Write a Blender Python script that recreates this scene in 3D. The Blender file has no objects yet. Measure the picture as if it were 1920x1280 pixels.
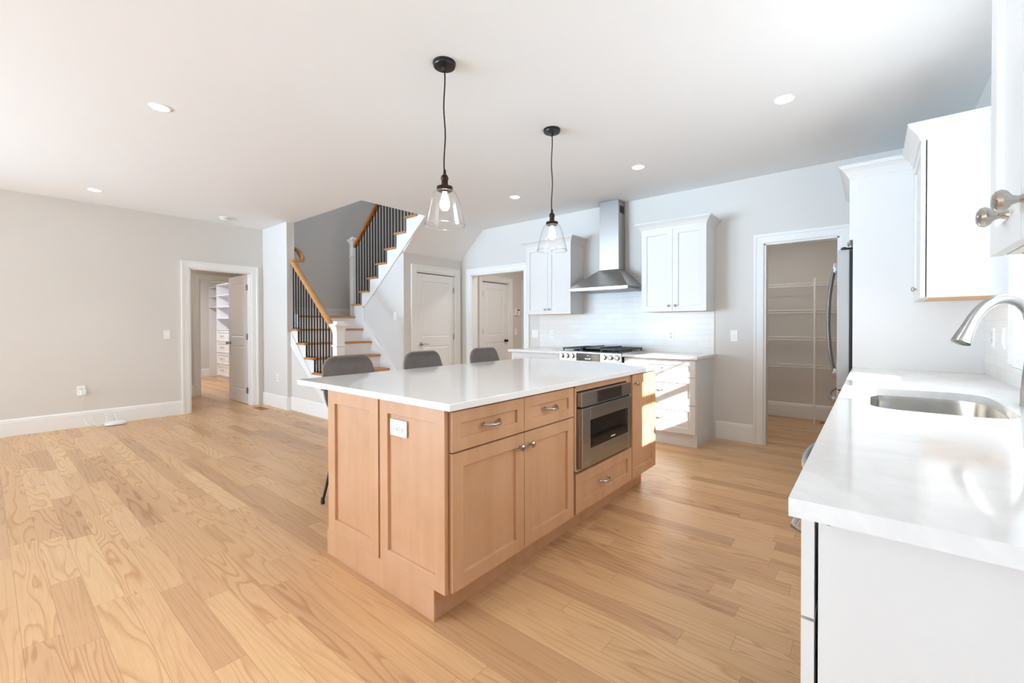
import bpy, bmesh, math, random
from mathutils import Vector, Matrix
random.seed(7)
S = bpy.context.scene
COL = S.collection
PI = math.pi

# ------------------------------------------------------------------ camera
YAW, PIT, ROL = .6898, .009, -.002
F0 = Vector((-math.sin(YAW), math.cos(YAW), 0)); R0 = Vector((math.cos(YAW), math.sin(YAW), 0)); U0 = Vector((0, 0, 1))
Fv = F0 * math.cos(PIT) - U0 * math.sin(PIT); U1 = U0 * math.cos(PIT) + F0 * math.sin(PIT)
Rv = R0 * math.cos(ROL) + U1 * math.sin(ROL); Uv = U1 * math.cos(ROL) - R0 * math.sin(ROL)
cd = bpy.data.cameras.new('camera'); cam = bpy.data.objects.new('camera', cd); COL.objects.link(cam)
cam.matrix_world = Matrix(((Rv.x, Uv.x, -Fv.x, 0), (Rv.y, Uv.y, -Fv.y, 0), (Rv.z, Uv.z, -Fv.z, 1.2156), (0, 0, 0, 1)))
cd.sensor_width = 36.0; cd.lens = 820.0 * 36 / 1920; cd.shift_y = -21.15 / 1920
cd.clip_start = .02; cd.clip_end = 100
S.camera = cam

# ------------------------------------------------------------------ light
w = bpy.data.worlds.new('sky'); S.world = w; w.use_nodes = True
bg = w.node_tree.nodes['Background']
bg.inputs[1].default_value = 1.0
wn_ = w.node_tree.nodes; wl_ = w.node_tree.links
tc_ = wn_.new('ShaderNodeTexCoord'); sp_ = wn_.new('ShaderNodeSeparateXYZ'); mr_ = wn_.new('ShaderNodeMapRange'); mx_ = wn_.new('ShaderNodeMix'); mx_.data_type = 'RGBA'
mr_.inputs[1].default_value = -.03; mr_.inputs[2].default_value = .03
wl_.new(tc_.outputs['Generated'], sp_.inputs[0]); wl_.new(sp_.outputs[2], mr_.inputs[0]); wl_.new(mr_.outputs[0], mx_.inputs[0])
GROUND, SKY = (12.6, 18.3, 24.2, 1), (5.8, 7.7, 9.7, 1)      # added blue glow below the horizon to light the ceiling, hazy sky above
GROUND_FILL_E, SKY_E = (2.6, 2.7, 2.8, 1), (3.1, 3.2, 3.3, 1)     # same glow and sky dimmed by hand on the sink-window side
def side_(a, b, slot):
    r_ = wn_.new('ShaderNodeMapRange'); r_.inputs[1].default_value = .16; r_.inputs[2].default_value = .32
    x_ = wn_.new('ShaderNodeMix'); x_.data_type = 'RGBA'; x_.inputs[6].default_value = a; x_.inputs[7].default_value = b
    wl_.new(sp_.outputs[0], r_.inputs[0]); wl_.new(r_.outputs[0], x_.inputs[0]); wl_.new(x_.outputs[2], mx_.inputs[slot])
side_(GROUND, GROUND_FILL_E, 6); side_(SKY, SKY_E, 7)
wl_.new(mx_.outputs[2], bg.inputs[0])
sun = bpy.data.lights.new('sun', 'SUN'); sun.energy = 9; sun.angle = .010; sun.color = (1, .96, .88)
so = bpy.data.objects.new('sun', sun); COL.objects.link(so); so.location = (6, -2, 5)
so.rotation_euler = Vector((-1, .64, -.490)).to_track_quat('-Z', 'Y').to_euler()

def portal(loc, d, sx, sy):
    l = bpy.data.lights.new('window_daylight', 'AREA'); l.shape = 'RECTANGLE'; l.size = sx; l.size_y = sy
    l.cycles.is_portal = True
    o = bpy.data.objects.new('window_daylight', l); COL.objects.link(o); o.location = loc
    o.rotation_euler = Vector(d).to_track_quat('-Z', 'Z').to_euler()
portal((-5.80, -6.12, 1.25), (0, 1, 0), 2.1, 2.5)  # portal for the added rear opening
portal((-7.60, -4.5, 1.35), (1, 0, 0), 2.2, 1.9)  # portal for the added left window
portal((.70, 2.50, 1.62), (-1, 0, 0), 1.5, 1.15)
S.view_settings.view_transform = 'Standard'; S.view_settings.look = 'None'
S.view_settings.gamma = 1; S.view_settings.use_curve_mapping = False
S.view_settings.exposure = 1.30
S.cycles.max_bounces = 14; S.cycles.diffuse_bounces = 8; S.cycles.glossy_bounces = 5
S.cycles.transmission_bounces = 10; S.cycles.transparent_max_bounces = 12
S.cycles.caustics_reflective = False; S.cycles.caustics_refractive = False
S.cycles.sample_clamp_indirect = 6

# ------------------------------------------------------------------ materials
def lin(c):
    c = c / 255.0
    return c / 12.92 if c <= .04045 else ((c + .055) / 1.055) ** 2.4
def rgb(r, g, b): return (lin(r), lin(g), lin(b), 1)

class NT:
    def __init__(s, name):
        s.m = bpy.data.materials.new(name); s.m.use_nodes = True; s.t = s.m.node_tree
        s.b = s.t.nodes['Principled BSDF']
    def n(s, t, **k):
        x = s.t.nodes.new(t)
        for a, b in k.items(): setattr(x, a, b)
        return x
    def set(s, inp, v):
        if hasattr(v, 'default_value') or isinstance(v, bpy.types.NodeSocket): s.t.links.new(v, inp)
        else: inp.default_value = v
    def math(s, op, a, b=0.0, c=None):
        x = s.n('ShaderNodeMath', operation=op); s.set(x.inputs[0], a); s.set(x.inputs[1], b)
        if c is not None: s.set(x.inputs[2], c)
        return x.outputs[0]
    def comb(s, x, y, z):
        c = s.n('ShaderNodeCombineXYZ')
        for i, v in enumerate((x, y, z)): s.set(c.inputs[i], v)
        return c.outputs[0]
    def noise(s, vec, scale=1, detail=2, rough=.5, dist=0):
        x = s.n('ShaderNodeTexNoise'); s.set(x.inputs['Vector'], vec)
        x.inputs['Scale'].default_value = scale; x.inputs['Detail'].default_value = detail
        x.inputs['Roughness'].default_value = rough; x.inputs['Distortion'].default_value = dist
        return x.outputs['Fac']
    def ramp(s, f, stops):
        x = s.n('ShaderNodeValToRGB'); s.set(x.inputs[0], f); e = x.color_ramp.elements
        while len(e) < len(stops): e.new(.5)
        for i, (p, c) in enumerate(stops): e[i].position = p; e[i].color = c
        return x.outputs[0]
    def mix(s, f, a, b, mode='MIX'):
        x = s.n('ShaderNodeMix', data_type='RGBA', blend_type=mode)
        s.set(x.inputs[0], f); s.set(x.inputs[6], a); s.set(x.inputs[7], b); return x.outputs[2]
    def bump(s, h, strength=.2, dist=.01):
        x = s.n('ShaderNodeBump'); x.inputs['Strength'].default_value = strength; x.inputs['Distance'].default_value = dist
        s.set(x.inputs['Height'], h); s.t.links.new(x.outputs[0], s.b.inputs['Normal'])
    def pos(s, obj=False):
        if obj: o = s.n('ShaderNodeTexCoord').outputs['Object']
        else: o = s.n('ShaderNodeNewGeometry').outputs['Position']
        sp = s.n('ShaderNodeSeparateXYZ'); s.t.links.new(o, sp.inputs[0])
        return o, sp.outputs[0], sp.outputs[1], sp.outputs[2]
    def p(s, **k):
        for a, v in k.items(): s.set(s.b.inputs[a.replace('_', ' ')], v)
        return s

def paint(name, col, rough=.6, var=.02, bump=.05, scale=60, spec=.5):
    t = NT(name); o, x, y, z = t.pos(True)
    n1 = t.noise(o, 1.3, 2); c2 = tuple(c * (1 - var) for c in col[:3]) + (1,)
    t.p(Base_Color=t.mix(n1, col, c2), Roughness=rough, Specular_IOR_Level=spec)
    if bump: t.bump(t.noise(o, scale, 3), bump, .002)
    return t.m

M = {}
M['wall'] = paint('wall_paint_grey', rgb(221, 218, 213), .7, .02, .10, 90, .3)
M['ceiling'] = paint('ceiling_paint', rgb(240, 242, 243), .8, .015, .08, 70, .2)
M['trim'] = paint('trim_paint_white', rgb(240, 240, 238), .35, .01, .0, 50)
M['cab'] = paint('cabinet_paint_white', rgb(224, 223, 221), .36, .008, .0, 40, .3)
M['door'] = paint('door_paint_white', rgb(238, 238, 237), .38, .01, .02, 60)
M['plastic'] = paint('switch_plastic_white', rgb(244, 244, 242), .3, .005, .0)
M['ivory'] = paint('receptacle_plastic', rgb(232, 230, 222), .35, .01, .0)
M['black'] = paint('black_enamel', rgb(22, 21, 22), .35, .2, .02, 80)
M['gasket'] = paint('dark_gasket', rgb(30, 31, 40), .5, .1, .0)
M['iron'] = paint('black_baluster_iron', rgb(20, 20, 22), .45, .2, .05, 120)
M['melamine'] = paint('closet_melamine', rgb(236, 236, 238), .4, .01, .0)
M['wire'] = paint('white_coated_wire', rgb(236, 235, 232), .4, .01, .0)
M['cream'] = paint('floor_vent_wood', rgb(190, 128, 74), .5, .15, .1, 40)

def oak_floor():
    t = NT('oak_plank_floor'); o, x, y, z = t.pos()
    W = .1055
    yy = t.math('DIVIDE', t.math('SUBTRACT', y, 1.776), W)
    row = t.math('FLOOR', yy); fy = t.math('FRACT', yy)
    wn = t.n('ShaderNodeTexWhiteNoise', noise_dimensions='1D'); t.set(wn.inputs['W'], row)
    wn2 = t.n('ShaderNodeTexWhiteNoise', noise_dimensions='1D'); t.set(wn2.inputs['W'], t.math('ADD', row, 71.3))
    L = t.math('ADD', t.math('MULTIPLY', wn.outputs['Value'], .75), .62)
    xx = t.math('DIVIDE', t.math('ADD', x, t.math('MULTIPLY', wn2.outputs['Value'], 9.0)), L)
    colm = t.math('FLOOR', xx); fx = t.math('FRACT', xx)
    pid = t.n('ShaderNodeTexWhiteNoise', noise_dimensions='2D'); t.set(pid.inputs['Vector'], t.comb(row, colm, 0))
    r1 = pid.outputs['Value']
    sc = t.n('ShaderNodeSeparateColor'); t.t.links.new(pid.outputs['Color'], sc.inputs[0]); r2 = sc.outputs[1]; r3 = sc.outputs[2]
    # cathedral rings are contours of a stretched noise, another piece of it on each plank
    gx = t.math('ADD', t.math('MULTIPLY', x, t.math('ADD', .28, t.math('MULTIPLY', r3, .75))), t.math('MULTIPLY', r1, 91.0))
    gy = t.math('ADD', t.math('MULTIPLY', y, t.math('ADD', 4.5, t.math('MULTIPLY', r2, 8.0))), t.math('MULTIPLY', r2, 57.0))
    n1 = t.noise(t.comb(gx, gy, t.math('MULTIPLY', r3, 20.0)), 1.0, 1.6, .5, .15)
    rings = t.math('FRACT', t.math('MULTIPLY', n1, t.math('ADD', 9.0, t.math('MULTIPLY', r1, 9.0))))
    ring = t.ramp(rings, [(0, (0, 0, 0, 1)), (.55, (.15, .15, .15, 1)), (.86, (1, 1, 1, 1)), (1, (0, 0, 0, 1))])
    n2 = t.noise(t.comb(t.math('MULTIPLY', x, 5.0), t.math('MULTIPLY', y, 160.0), t.math('MULTIPLY', r1, 30.0)), 1.0, 3, .6)
    n3 = t.noise(t.comb(t.math('MULTIPLY', x, 1.2), t.math('MULTIPLY', y, 4.0), t.math('MULTIPLY', r1, 30.0)), 1.0, 2)
    base = t.ramp(r1, [(0, rgb(184, 145, 104)), (.18, rgb(203, 163, 118)), (.5, rgb(215, 176, 129)), (.8, rgb(221, 183, 136)), (1, rgb(225, 190, 145))])
    pink = t.mix(t.math('MULTIPLY', r2, .35), base, rgb(212, 166, 130))
    dark = t.mix(1.0, pink, rgb(205, 172, 142), 'MULTIPLY')
    c = t.mix(t.math('MULTIPLY', ring, t.math('ADD', .12, t.math('MULTIPLY', r3, .50))), pink, dark)
    c = t.mix(t.math('MULTIPLY', t.ramp(n2, [(.45, (0, 0, 0, 1)), (.75, (1, 1, 1, 1))]), .35), c, t.mix(1.0, c, rgb(215, 190, 165), 'MULTIPLY'))
    c = t.mix(t.math('MULTIPLY', n3, .18), c, rgb(196, 148, 104))
    dy = t.math('MULTIPLY', t.math('MINIMUM', fy, t.math('SUBTRACT', 1.0, fy)), W)
    dx = t.math('MULTIPLY', t.math('MINIMUM', fx, t.math('SUBTRACT', 1.0, fx)), L)
    gap = t.math('LESS_THAN', t.math('MINIMUM', dy, dx), .0009)
    c = t.mix(t.math('MULTIPLY', gap, .6), c, rgb(140, 98, 62))
    t.p(Base_Color=c, Roughness=t.math('ADD', .30, t.math('MULTIPLY', ring, .12)), Specular_IOR_Level=.45)
    h = t.math('SUBTRACT', t.math('MULTIPLY', ring, -.35), t.math('MULTIPLY', gap, 1.5))
    t.bump(h, .25, .0012)
    return t.m
M['floor'] = oak_floor()

def wood(name, c1, c2, c3, along='x', rough=.4, fine=1.0, blotch=.5):
    t = NT(name); o, x, y, z = t.pos()
    k = {'x': (1.5, 22, 22), 'y': (22, 1.5, 22), 'z': (22, 22, 1.5)}[along]
    v = t.comb(t.math('MULTIPLY', x, k[0]), t.math('MULTIPLY', y, k[1]), t.math('MULTIPLY', z, k[2]))
    a = t.noise(v, fine, 4, .6, .3); b = t.noise(o, 3.2, 3, .6)
    c = t.mix(t.ramp(a, [(.35, (0, 0, 0, 1)), (.7, (1, 1, 1, 1))]), c1, c2)
    c = t.mix(t.math('MULTIPLY', t.ramp(b, [(.4, (0, 0, 0, 1)), (.7, (1, 1, 1, 1))]), blotch), c, c3)
    t.p(Base_Color=c, Roughness=rough); t.bump(a, .04, .002)
    return t.m
M['maple'] = wood('stained_maple', rgb(201, 156, 117), rgb(189, 143, 104), rgb(207, 163, 131), 'z', .38, .45, .6)
M['oak_rail'] = wood('oak_handrail', rgb(206, 152, 94), rgb(178, 118, 62), rgb(214, 164, 108), 'x', .35, 1.0, .4)
M['oak_tread'] = wood('oak_tread', rgb(198, 142, 84), rgb(172, 112, 58), rgb(208, 152, 96), 'y', .35, 1.0, .4)
M['birch'] = wood('raw_cabinet_underside', rgb(222, 178, 124), rgb(208, 160, 106), rgb(226, 184, 134), 'x', .5, .5, .3)

def quartz(name, vein):
    t = NT(name); o, x, y, z = t.pos()
    n = t.noise(o, 1.6, 5, .6, 1.4)
    v = t.ramp(n, [(.44, (0, 0, 0, 1)), (.5, (1, 1, 1, 1)), (.56, (0, 0, 0, 1))])
    n2 = t.noise(o, 3.0, 3)
    c = t.mix(t.math('MULTIPLY', v, vein), rgb(235, 235, 234), rgb(214, 214, 213))
    c = t.mix(t.math('MULTIPLY', n2, .25), c, rgb(228, 228, 226))
    t.p(Base_Color=c, Roughness=.09, Specular_IOR_Level=.5)
    return t.m
M['quartz'] = quartz('white_quartz_island', .10)
M['quartz_vein'] = quartz('white_quartz_veined', .42)

def steel(name, col, rough, along='x', br=.06):
    t = NT(name); o, x, y, z = t.pos(True)
    k = {'x': (2, 260, 260), 'y': (260, 2, 260), 'z': (260, 260, 2)}[along]
    v = t.comb(t.math('MULTIPLY', x, k[0]), t.math('MULTIPLY', y, k[1]), t.math('MULTIPLY', z, k[2]))
    a = t.noise(v, 1, 2); 
    t.p(Base_Color=col, Metallic=1.0, Roughness=t.math('ADD', rough - .05, t.math('MULTIPLY', a, .12)))
    if br: t.bump(a, br, .001)
    return t.m
M['steel'] = steel('brushed_steel', rgb(192, 192, 192), .25, 'x', .02)
M['steel_y'] = steel('brushed_steel_across', rgb(186, 187, 188), .24, 'y', .02)
M['steel_v'] = steel('brushed_steel_vertical', rgb(178, 175, 171), .30, 'z')
def plainmetal(name, col, r):
    t = NT(name); t.p(Base_Color=col, Metallic=1.0, Roughness=r); return t.m
M['nickel'] = plainmetal('satin_nickel', rgb(186, 180, 172), .18)
M['faucet'] = plainmetal('faucet_nickel', rgb(168, 168, 168), .30)
M['steel_sink'] = plainmetal('sink_steel', rgb(184, 182, 178), .24)
M['bronze'] = steel('oil_rubbed_bronze', rgb(64, 52, 46), .38, 'z', .0)
M['darkmetal'] = paint('dark_leg_metal', rgb(40, 36, 34), .4, .1, .0)

def tile():
    t = NT('white_subway_tile'); o, x, y, z = t.pos()
    b = t.n('ShaderNodeTexBrick'); t.set(b.inputs['Vector'], t.comb(t.math('ADD', x, y), t.math('SUBTRACT', z, .914), 0))
    b.inputs['Color1'].default_value = rgb(238, 237, 234); b.inputs['Color2'].default_value = rgb(232, 231, 228)
    b.inputs['Mortar'].default_value = rgb(222, 220, 216)
    b.inputs['Scale'].default_value = 1; b.inputs['Mortar Size'].default_value = .0016
    b.inputs['Mortar Smooth'].default_value = .4; b.inputs['Brick Width'].default_value = .254; b.inputs['Row Height'].default_value = .0660
    wav = t.noise(o, 9, 2)
    t.p(Base_Color=b.outputs['Color'], Roughness=.22, Specular_IOR_Level=.3)
    t.bump(t.math('ADD', t.math('MULTIPLY', b.outputs['Fac'], -1.0), t.math('MULTIPLY', wav, 1.5)), .35, .0025)
    return t.m
M['tile'] = tile()

def leather():
    t = NT('grey_suede_leather'); o, x, y, z = t.pos(True)
    n = t.noise(o, 14, 4, .6)
    t.p(Base_Color=t.mix(n, rgb(92, 88, 86), rgb(120, 115, 112)), Roughness=.62, Sheen_Weight=.3)
    t.bump(t.noise(o, 160, 3), .12, .002)
    return t.m
M['leather'] = leather()

def glass(name, ior=1.45, tint=(1, 1, 1, 1)):
    t = NT(name); t.p(Base_Color=tint, Roughness=0.0, IOR=ior, Transmission_Weight=1.0)
    return t.m

def pane():
    t = NT('window_pane_glass')
    tr = t.n('ShaderNodeBsdfTransparent'); gl = t.n('ShaderNodeBsdfGlossy'); gl.inputs['Roughness'].default_value = .02
    fr = t.n('ShaderNodeFresnel'); bf = t.n('ShaderNodeNewGeometry').outputs['Backfacing']
    t.set(fr.inputs[0], t.math('POWER', 1.45, t.math('SUBTRACT', 1.0, t.math('MULTIPLY', bf, 2.0))))   # same reflectance from both sides
    mx = t.n('ShaderNodeMixShader'); t.t.links.new(fr.outputs[0], mx.inputs[0]); t.t.links.new(tr.outputs[0], mx.inputs[1]); t.t.links.new(gl.outputs[0], mx.inputs[2])
    t.t.links.new(mx.outputs[0], t.t.nodes['Material Output'].inputs[0])
    return t.m
M['pane'] = pane()
M['rim_glass'] = glass('shade_rim_glass'); M['glass'] = pane(); M['glass'].name = 'clear_shade_glass'
def blackglass():
    t = NT('black_glass'); t.p(Base_Color=rgb(20, 20, 22), Roughness=.06, Specular_IOR_Level=.7); return t.m
M['blackglass'] = blackglass()
def emit(name, col, s):
    t = NT(name); t.p(Base_Color=col, Emission_Color=col, Emission_Strength=s); return t.m
M['bulb'] = emit('lit_bulb', (1, .93, .82, 1), 14)
M['lens'] = emit('lit_downlight', (1, .97, .92, 1), 9)
M['digits'] = emit('display_digits', (.9, .95, 1, 1), 1.5)
M['bluedigits'] = emit('display_clock', (.35, .45, .8, 1), .5)

# ------------------------------------------------------------------ mesh helpers
class MB:
    def __init__(s): s.bm = bmesh.new(); s.sm = False
    def _q(s, vs, smooth=False):
        try:
            f = s.bm.faces.new(vs); f.smooth = smooth; return f
        except ValueError: return None
    def box(s, x0, x1, y0, y1, z0, z1, bev=0):
        if x0 > x1: x0, x1 = x1, x0
        if y0 > y1: y0, y1 = y1, y0
        if z0 > z1: z0, z1 = z1, z0
        v = [s.bm.verts.new((x, y, z)) for x in (x0, x1) for y in (y0, y1) for z in (z0, z1)]
        fs = [s._q([v[i] for i in q]) for q in ((0, 1, 3, 2), (4, 6, 7, 5), (0, 4, 5, 1), (2, 3, 7, 6), (0, 2, 6, 4), (1, 5, 7, 3))]
        if bev:
            es = list({e for f in fs for e in f.edges})
            bmesh.ops.bevel(s.bm, geom=es, offset=bev, segments=2, profile=.5, affect='EDGES')
        return s
    def prism(s, pts, axis, a0, a1):
        def P(u, v, a):
            return {'y': (u, a, v), 'x': (a, u, v), 'z': (u, v, a)}[axis]
        A = [s.bm.verts.new(P(u, v, a0)) for u, v in pts]; B = [s.bm.verts.new(P(u, v, a1)) for u, v in pts]
        s._q(A); s._q(list(reversed(B)))
        n = len(pts)
        for i in range(n): s._q([A[i], B[i], B[(i + 1) % n], A[(i + 1) % n]])
        return s
    def quad(s, *p): s._q([s.bm.verts.new(q) for q in p]); return s
    def tube(s, path, r, seg=12, cap=True, ell=None):
        path = [Vector(p) for p in path]; n = len(path)
        rs = r if isinstance(r, (list, tuple)) else [r] * n
        t0 = (path[1] - path[0]).normalized(); ref = Vector((0, 0, 1)) if abs(t0.z) < .9 else Vector((1, 0, 0))
        nx = t0.cross(ref).normalized(); rings = []
        for i, p in enumerate(path):
            t = (path[min(i + 1, n - 1)] - path[max(i - 1, 0)]).normalized()
            nx = (nx - t * nx.dot(t)).normalized(); ny = t.cross(nx)
            a, b = (1, 1) if ell is None else ell
            rings.append([s.bm.verts.new(p + (nx * math.cos(2 * PI * k / seg) * a + ny * math.sin(2 * PI * k / seg) * b) * rs[i]) for k in range(seg)])
        for i in range(n - 1):
            for k in range(seg): s._q([rings[i][k], rings[i][(k + 1) % seg], rings[i + 1][(k + 1) % seg], rings[i + 1][k]], True)
        if cap: s._q(list(reversed(rings[0]))); s._q(rings[-1])
        return s
    def sweep(s, path, prof, up=(0, 0, 1)):
        # prof: (side, up) outline carried along the path
        path = [Vector(p) for p in path]; n = len(path); up = Vector(up); rings = []
        for i, p in enumerate(path):
            t = (path[min(i + 1, n - 1)] - path[max(i - 1, 0)]).normalized()
            sd = t.cross(up).normalized(); uu = sd.cross(t).normalized()
            rings.append([s.bm.verts.new(p + sd * a + uu * b) for a, b in prof])
        m = len(prof)
        for i in range(n - 1):
            for k in range(m): s._q([rings[i][k], rings[i][(k + 1) % m], rings[i + 1][(k + 1) % m], rings[i + 1][k]], True)
        s._q(list(reversed(rings[0]))); s._q(rings[-1]); return s
    def lathe(s, c, prof, seg=24, axis='z', closed=False):
        c = Vector(c)
        def P(r, h, a):
            x, y = r * math.cos(a), r * math.sin(a)
            v = {'z': (x, y, h), 'x': (h, x, y), 'y': (x, h, y), '-x': (-h, x, y), '-y': (x, -h, y)}[axis]
            return c + Vector(v)
        rings = []
        for r, h in prof:
            if r < 1e-6: rings.append([s.bm.verts.new(P(0, h, 0))])
            else: rings.append([s.bm.verts.new(P(r, h, 2 * PI * k / seg)) for k in range(seg)])
        pairs = list(zip(rings[:-1], rings[1:]))
        if closed: pairs.append((rings[-1], rings[0]))
        for A, B in pairs:
            for k in range(seg):
                k2 = (k + 1) % seg
                if len(A) == 1 and len(B) == 1: break
                if len(A) == 1: s._q([A[0], B[k2], B[k]], True)
                elif len(B) == 1: s._q([A[k], A[k2], B[0]], True)
                else: s._q([A[k], A[k2], B[k2], B[k]], True)
        if not closed:
            if len(rings[0]) > 1: s._q(rings[0])
            if len(rings[-1]) > 1: s._q(list(reversed(rings[-1])))
        return s
    def slab(s, O, ud, nd, w, h, t, ucuts, vcuts, cells, prof):
        """door slab; cells in the grid of cuts named in `cells` carry the inset profile [(inset, depth)]"""
        O = Vector(O); ud = Vector(ud); nd = Vector(nd); vd = Vector((0, 0, 1))
        P = lambda u, v, n: s.bm.verts.new(O + ud * u + vd * v + nd * n)
        U = [0] + list(ucuts) + [w]; V = [0] + list(vcuts) + [h]
        for i in range(len(U) - 1):
            for j in range(len(V) - 1):
                u0, u1, v0, v1 = U[i], U[i + 1], V[j], V[j + 1]
                if (i, j) in cells:
                    prev = [P(u0, v0, t), P(u1, v0, t), P(u1, v1, t), P(u0, v1, t)]
                    for ins, d in prof:
                        cur = [P(u0 + ins, v0 + ins, t + d), P(u1 - ins, v0 + ins, t + d), P(u1 - ins, v1 - ins, t + d), P(u0 + ins, v1 - ins, t + d)]
                        for k in range(4): s._q([prev[k], prev[(k + 1) % 4], cur[(k + 1) % 4], cur[k]])
                        prev = cur
                    s._q(prev)
                else: s._q([P(u0, v0, t), P(u1, v0, t), P(u1, v1, t), P(u0, v1, t)])
        for a, b in (((0, 0), (w, 0)), ((w, 0), (w, h)), ((w, h), (0, h)), ((0, h), (0, 0))):
            s._q([P(a[0], a[1], 0), P(b[0], b[1], 0), P(b[0], b[1], t), P(a[0], a[1], t)])
        s._q([P(0, 0, 0), P(0, h, 0), P(w, h, 0), P(w, 0, 0)])
        return s
    def shaker(s, O, ud, nd, w, h, t=.02, fr=.057, rec=.012):
        fr = min(fr, h * .3)
        return s.slab(O, ud, nd, w, h, t, (fr, w - fr), (fr, h - fr), {(1, 1)}, [(.0015, -.001), (.0035, -rec)])
    def build(s, name, mat, parent=None, recalc=True):
        bm = s.bm
        bmesh.ops.remove_doubles(bm, verts=bm.verts, dist=1e-6)
        if recalc: bmesh.ops.recalc_face_normals(bm, faces=bm.faces)
        if parent is not None:
            off = Vector((0, 0, 0)); p = parent
            while p is not None: off += p.location; p = p.parent
            bmesh.ops.translate(bm, verts=bm.verts, vec=-off)
        me = bpy.data.meshes.new(name); bm.to_mesh(me); bm.free()
        me.materials.append(M[mat] if isinstance(mat, str) else mat)
        if any(p.use_smooth for p in me.polygons): me.set_sharp_from_angle(angle=math.radians(38))
        o = bpy.data.objects.new(name, me); COL.objects.link(o)
        if parent is not None: o.parent = parent
        return o

def thing(name, label, cat, loc=(0, 0, 0), group=None):
    o = bpy.data.objects.new(name, None); COL.objects.link(o); o.location = loc; o.empty_display_size = .05
    o['label'] = label; o['category'] = cat
    if group: o['group'] = group
    return o
def tag(o, label, cat, group=None):
    o['label'] = label; o['category'] = cat
    if group: o['group'] = group
    return o
LBL = {}
def struct(name, mb, mat, label=None, parent=None):
    o = mb.build(name, mat, parent); o['kind'] = 'structure'
    if parent is None: o['label'] = label; o['category'] = name.split('_')[0]
    return o
def sroot(name, label, loc):
    o = bpy.data.objects.new(name, None); COL.objects.link(o); o.location = loc; o.empty_display_size = .05
    o['kind'] = 'structure'; o['label'] = label; o['category'] = name.split('_')[0]; return o
def copy_tree(o, parent=None, loc=None):
    c = o.copy(); COL.objects.link(c)
    if parent is not None: c.parent = parent
    if loc is not None: c.location = loc
    for ch in list(o.children): copy_tree(ch, c)
    return c

# ================================================================== SETTING
XL, XR, YB, YR, H = -7.43, .55, -6.0, 5.07, 2.743
struct('floor', MB().box(-13.2, .75, -6.2, 9.2, -.12, 0), 'floor', 'wide light oak plank floor running through all the rooms')

m = MB()
m.box(XL - .1, XR + .1, YB - .1, 2.937, H, H + .28)
struct('ceiling', m, 'ceiling', 'flat white ceiling over the living area and the near half of the kitchen')
struct('ceiling_range', MB().box(-4.78, XR + .1, 2.937, YR + .1, H, H + .28), 'ceiling', 'flat white ceiling beside the stair opening, over the range')
struct('ceiling_pantry', MB().box(-1.55, .65, YR + .1, 7.0, 2.5, 2.6), 'ceiling', 'white ceiling of the pantry behind the refrigerator')
struct('ceiling_hall', MB().box(-5.65, -3.3, YR + .1, 9.1, 2.6, 2.7), 'ceiling', 'white ceiling of the hall beyond the wide cased opening')
struct('ceiling_closet', MB().box(-12.8, XL - .1, .5, 4.3, 2.6, 2.7), 'ceiling', 'white ceiling over the passage and closet behind the open door')
struct('ceiling_stairwell', MB().box(-7.6, -2.0, 2.6, 5.3, 5.45, 5.55), 'ceiling', 'white ceiling high over the stairwell')

# left wall, with the doorway to the passage
D1a, D1b, DH = 1.867, 2.654, 2.045
m = MB()
m.box(XL - .12, XL, YB, -5.6, 0, H); m.box(XL - .12, XL, -5.6, -3.4, 0, .4); m.box(XL - .12, XL, -5.6, -3.4, 2.3, H); m.box(XL - .12, XL, -3.4, D1a, 0, H); m.box(XL - .12, XL, D1a, D1b, DH, H); m.box(XL - .12, XL, D1b, 2.83, 0, H)
struct('wall_left', m, 'wall', 'long pale grey wall at the left with a white-cased doorway')
struct('wall_landing', MB().box(XL - .12, XL, 2.83, YR, 0, 5.45), 'wall', 'dim grey wall behind the stair landing')
m = MB(); m.box(XL - .12, -2.0, YR, YR + .1, H + .28, 5.45); m.box(XL - .12, -4.78, YR, YR + .1, H + .021, H + .279)
struct('wall_upstairs_back', m, 'wall', 'grey wall beside the upper stair flight behind the black balusters')
struct('wall_upstairs_right', MB().box(-2.1, -2.0, 2.937, YR, H + .28, 5.45), 'wall', 'upstairs wall over the kitchen ceiling, out of view')
struct('wall_upstairs_front', MB().box(XL, -2.0, 2.837, 2.937, H + .281, 5.45), 'wall', 'upstairs wall over the edge of the stair opening, out of view')
m = MB(); m.box(XL, -6.58, 2.83, 2.937, 0, H)
struct('wall_pier', m, 'wall', 'short pale grey wall projecting beside the foot of the stairs')
m = MB(); m.prism([(-6.58, 0), (-6.58, .93), (-5.41, .05), (-5.35, 0)], 'y', 2.89, 2.95)
struct('wall_stair_front', m, 'wall', 'grey triangular wall below the open side of the lower stair flight')
# wall under the upper flight
m = MB(); m.prism([(XL + .001, 0), (-5.2801, 0), (-5.2801, 2.32), (-6.45, 1.44), (XL, 1.30)], 'y', 3.92, 4.02)
struct('wall_stair_side', m, 'wall', 'grey wall rising beneath the upper stair flight with a double switch')
m = MB(); dA, dB = 4.144, 4.93
m.box(-5.40, -5.28, 4.02, dA, 0, 2.31); m.box(-5.40, -5.28, dA, dB, DH, 2.31); m.box(-5.40, -5.28, dB, YR, 0, 2.31)
struct('wall_closet', m, 'wall', 'grey wall under the sloping soffit that holds the two-panel closet door')
m = MB(); m.prism([(-5.28, 2.30), (-4.78, 2.743), (-4.78, 2.80), (-5.40, 2.25)], 'y', 3.92, YR)
struct('ceiling_soffit', m, 'ceiling', 'sloping white soffit underneath the upper stair flight')
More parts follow.
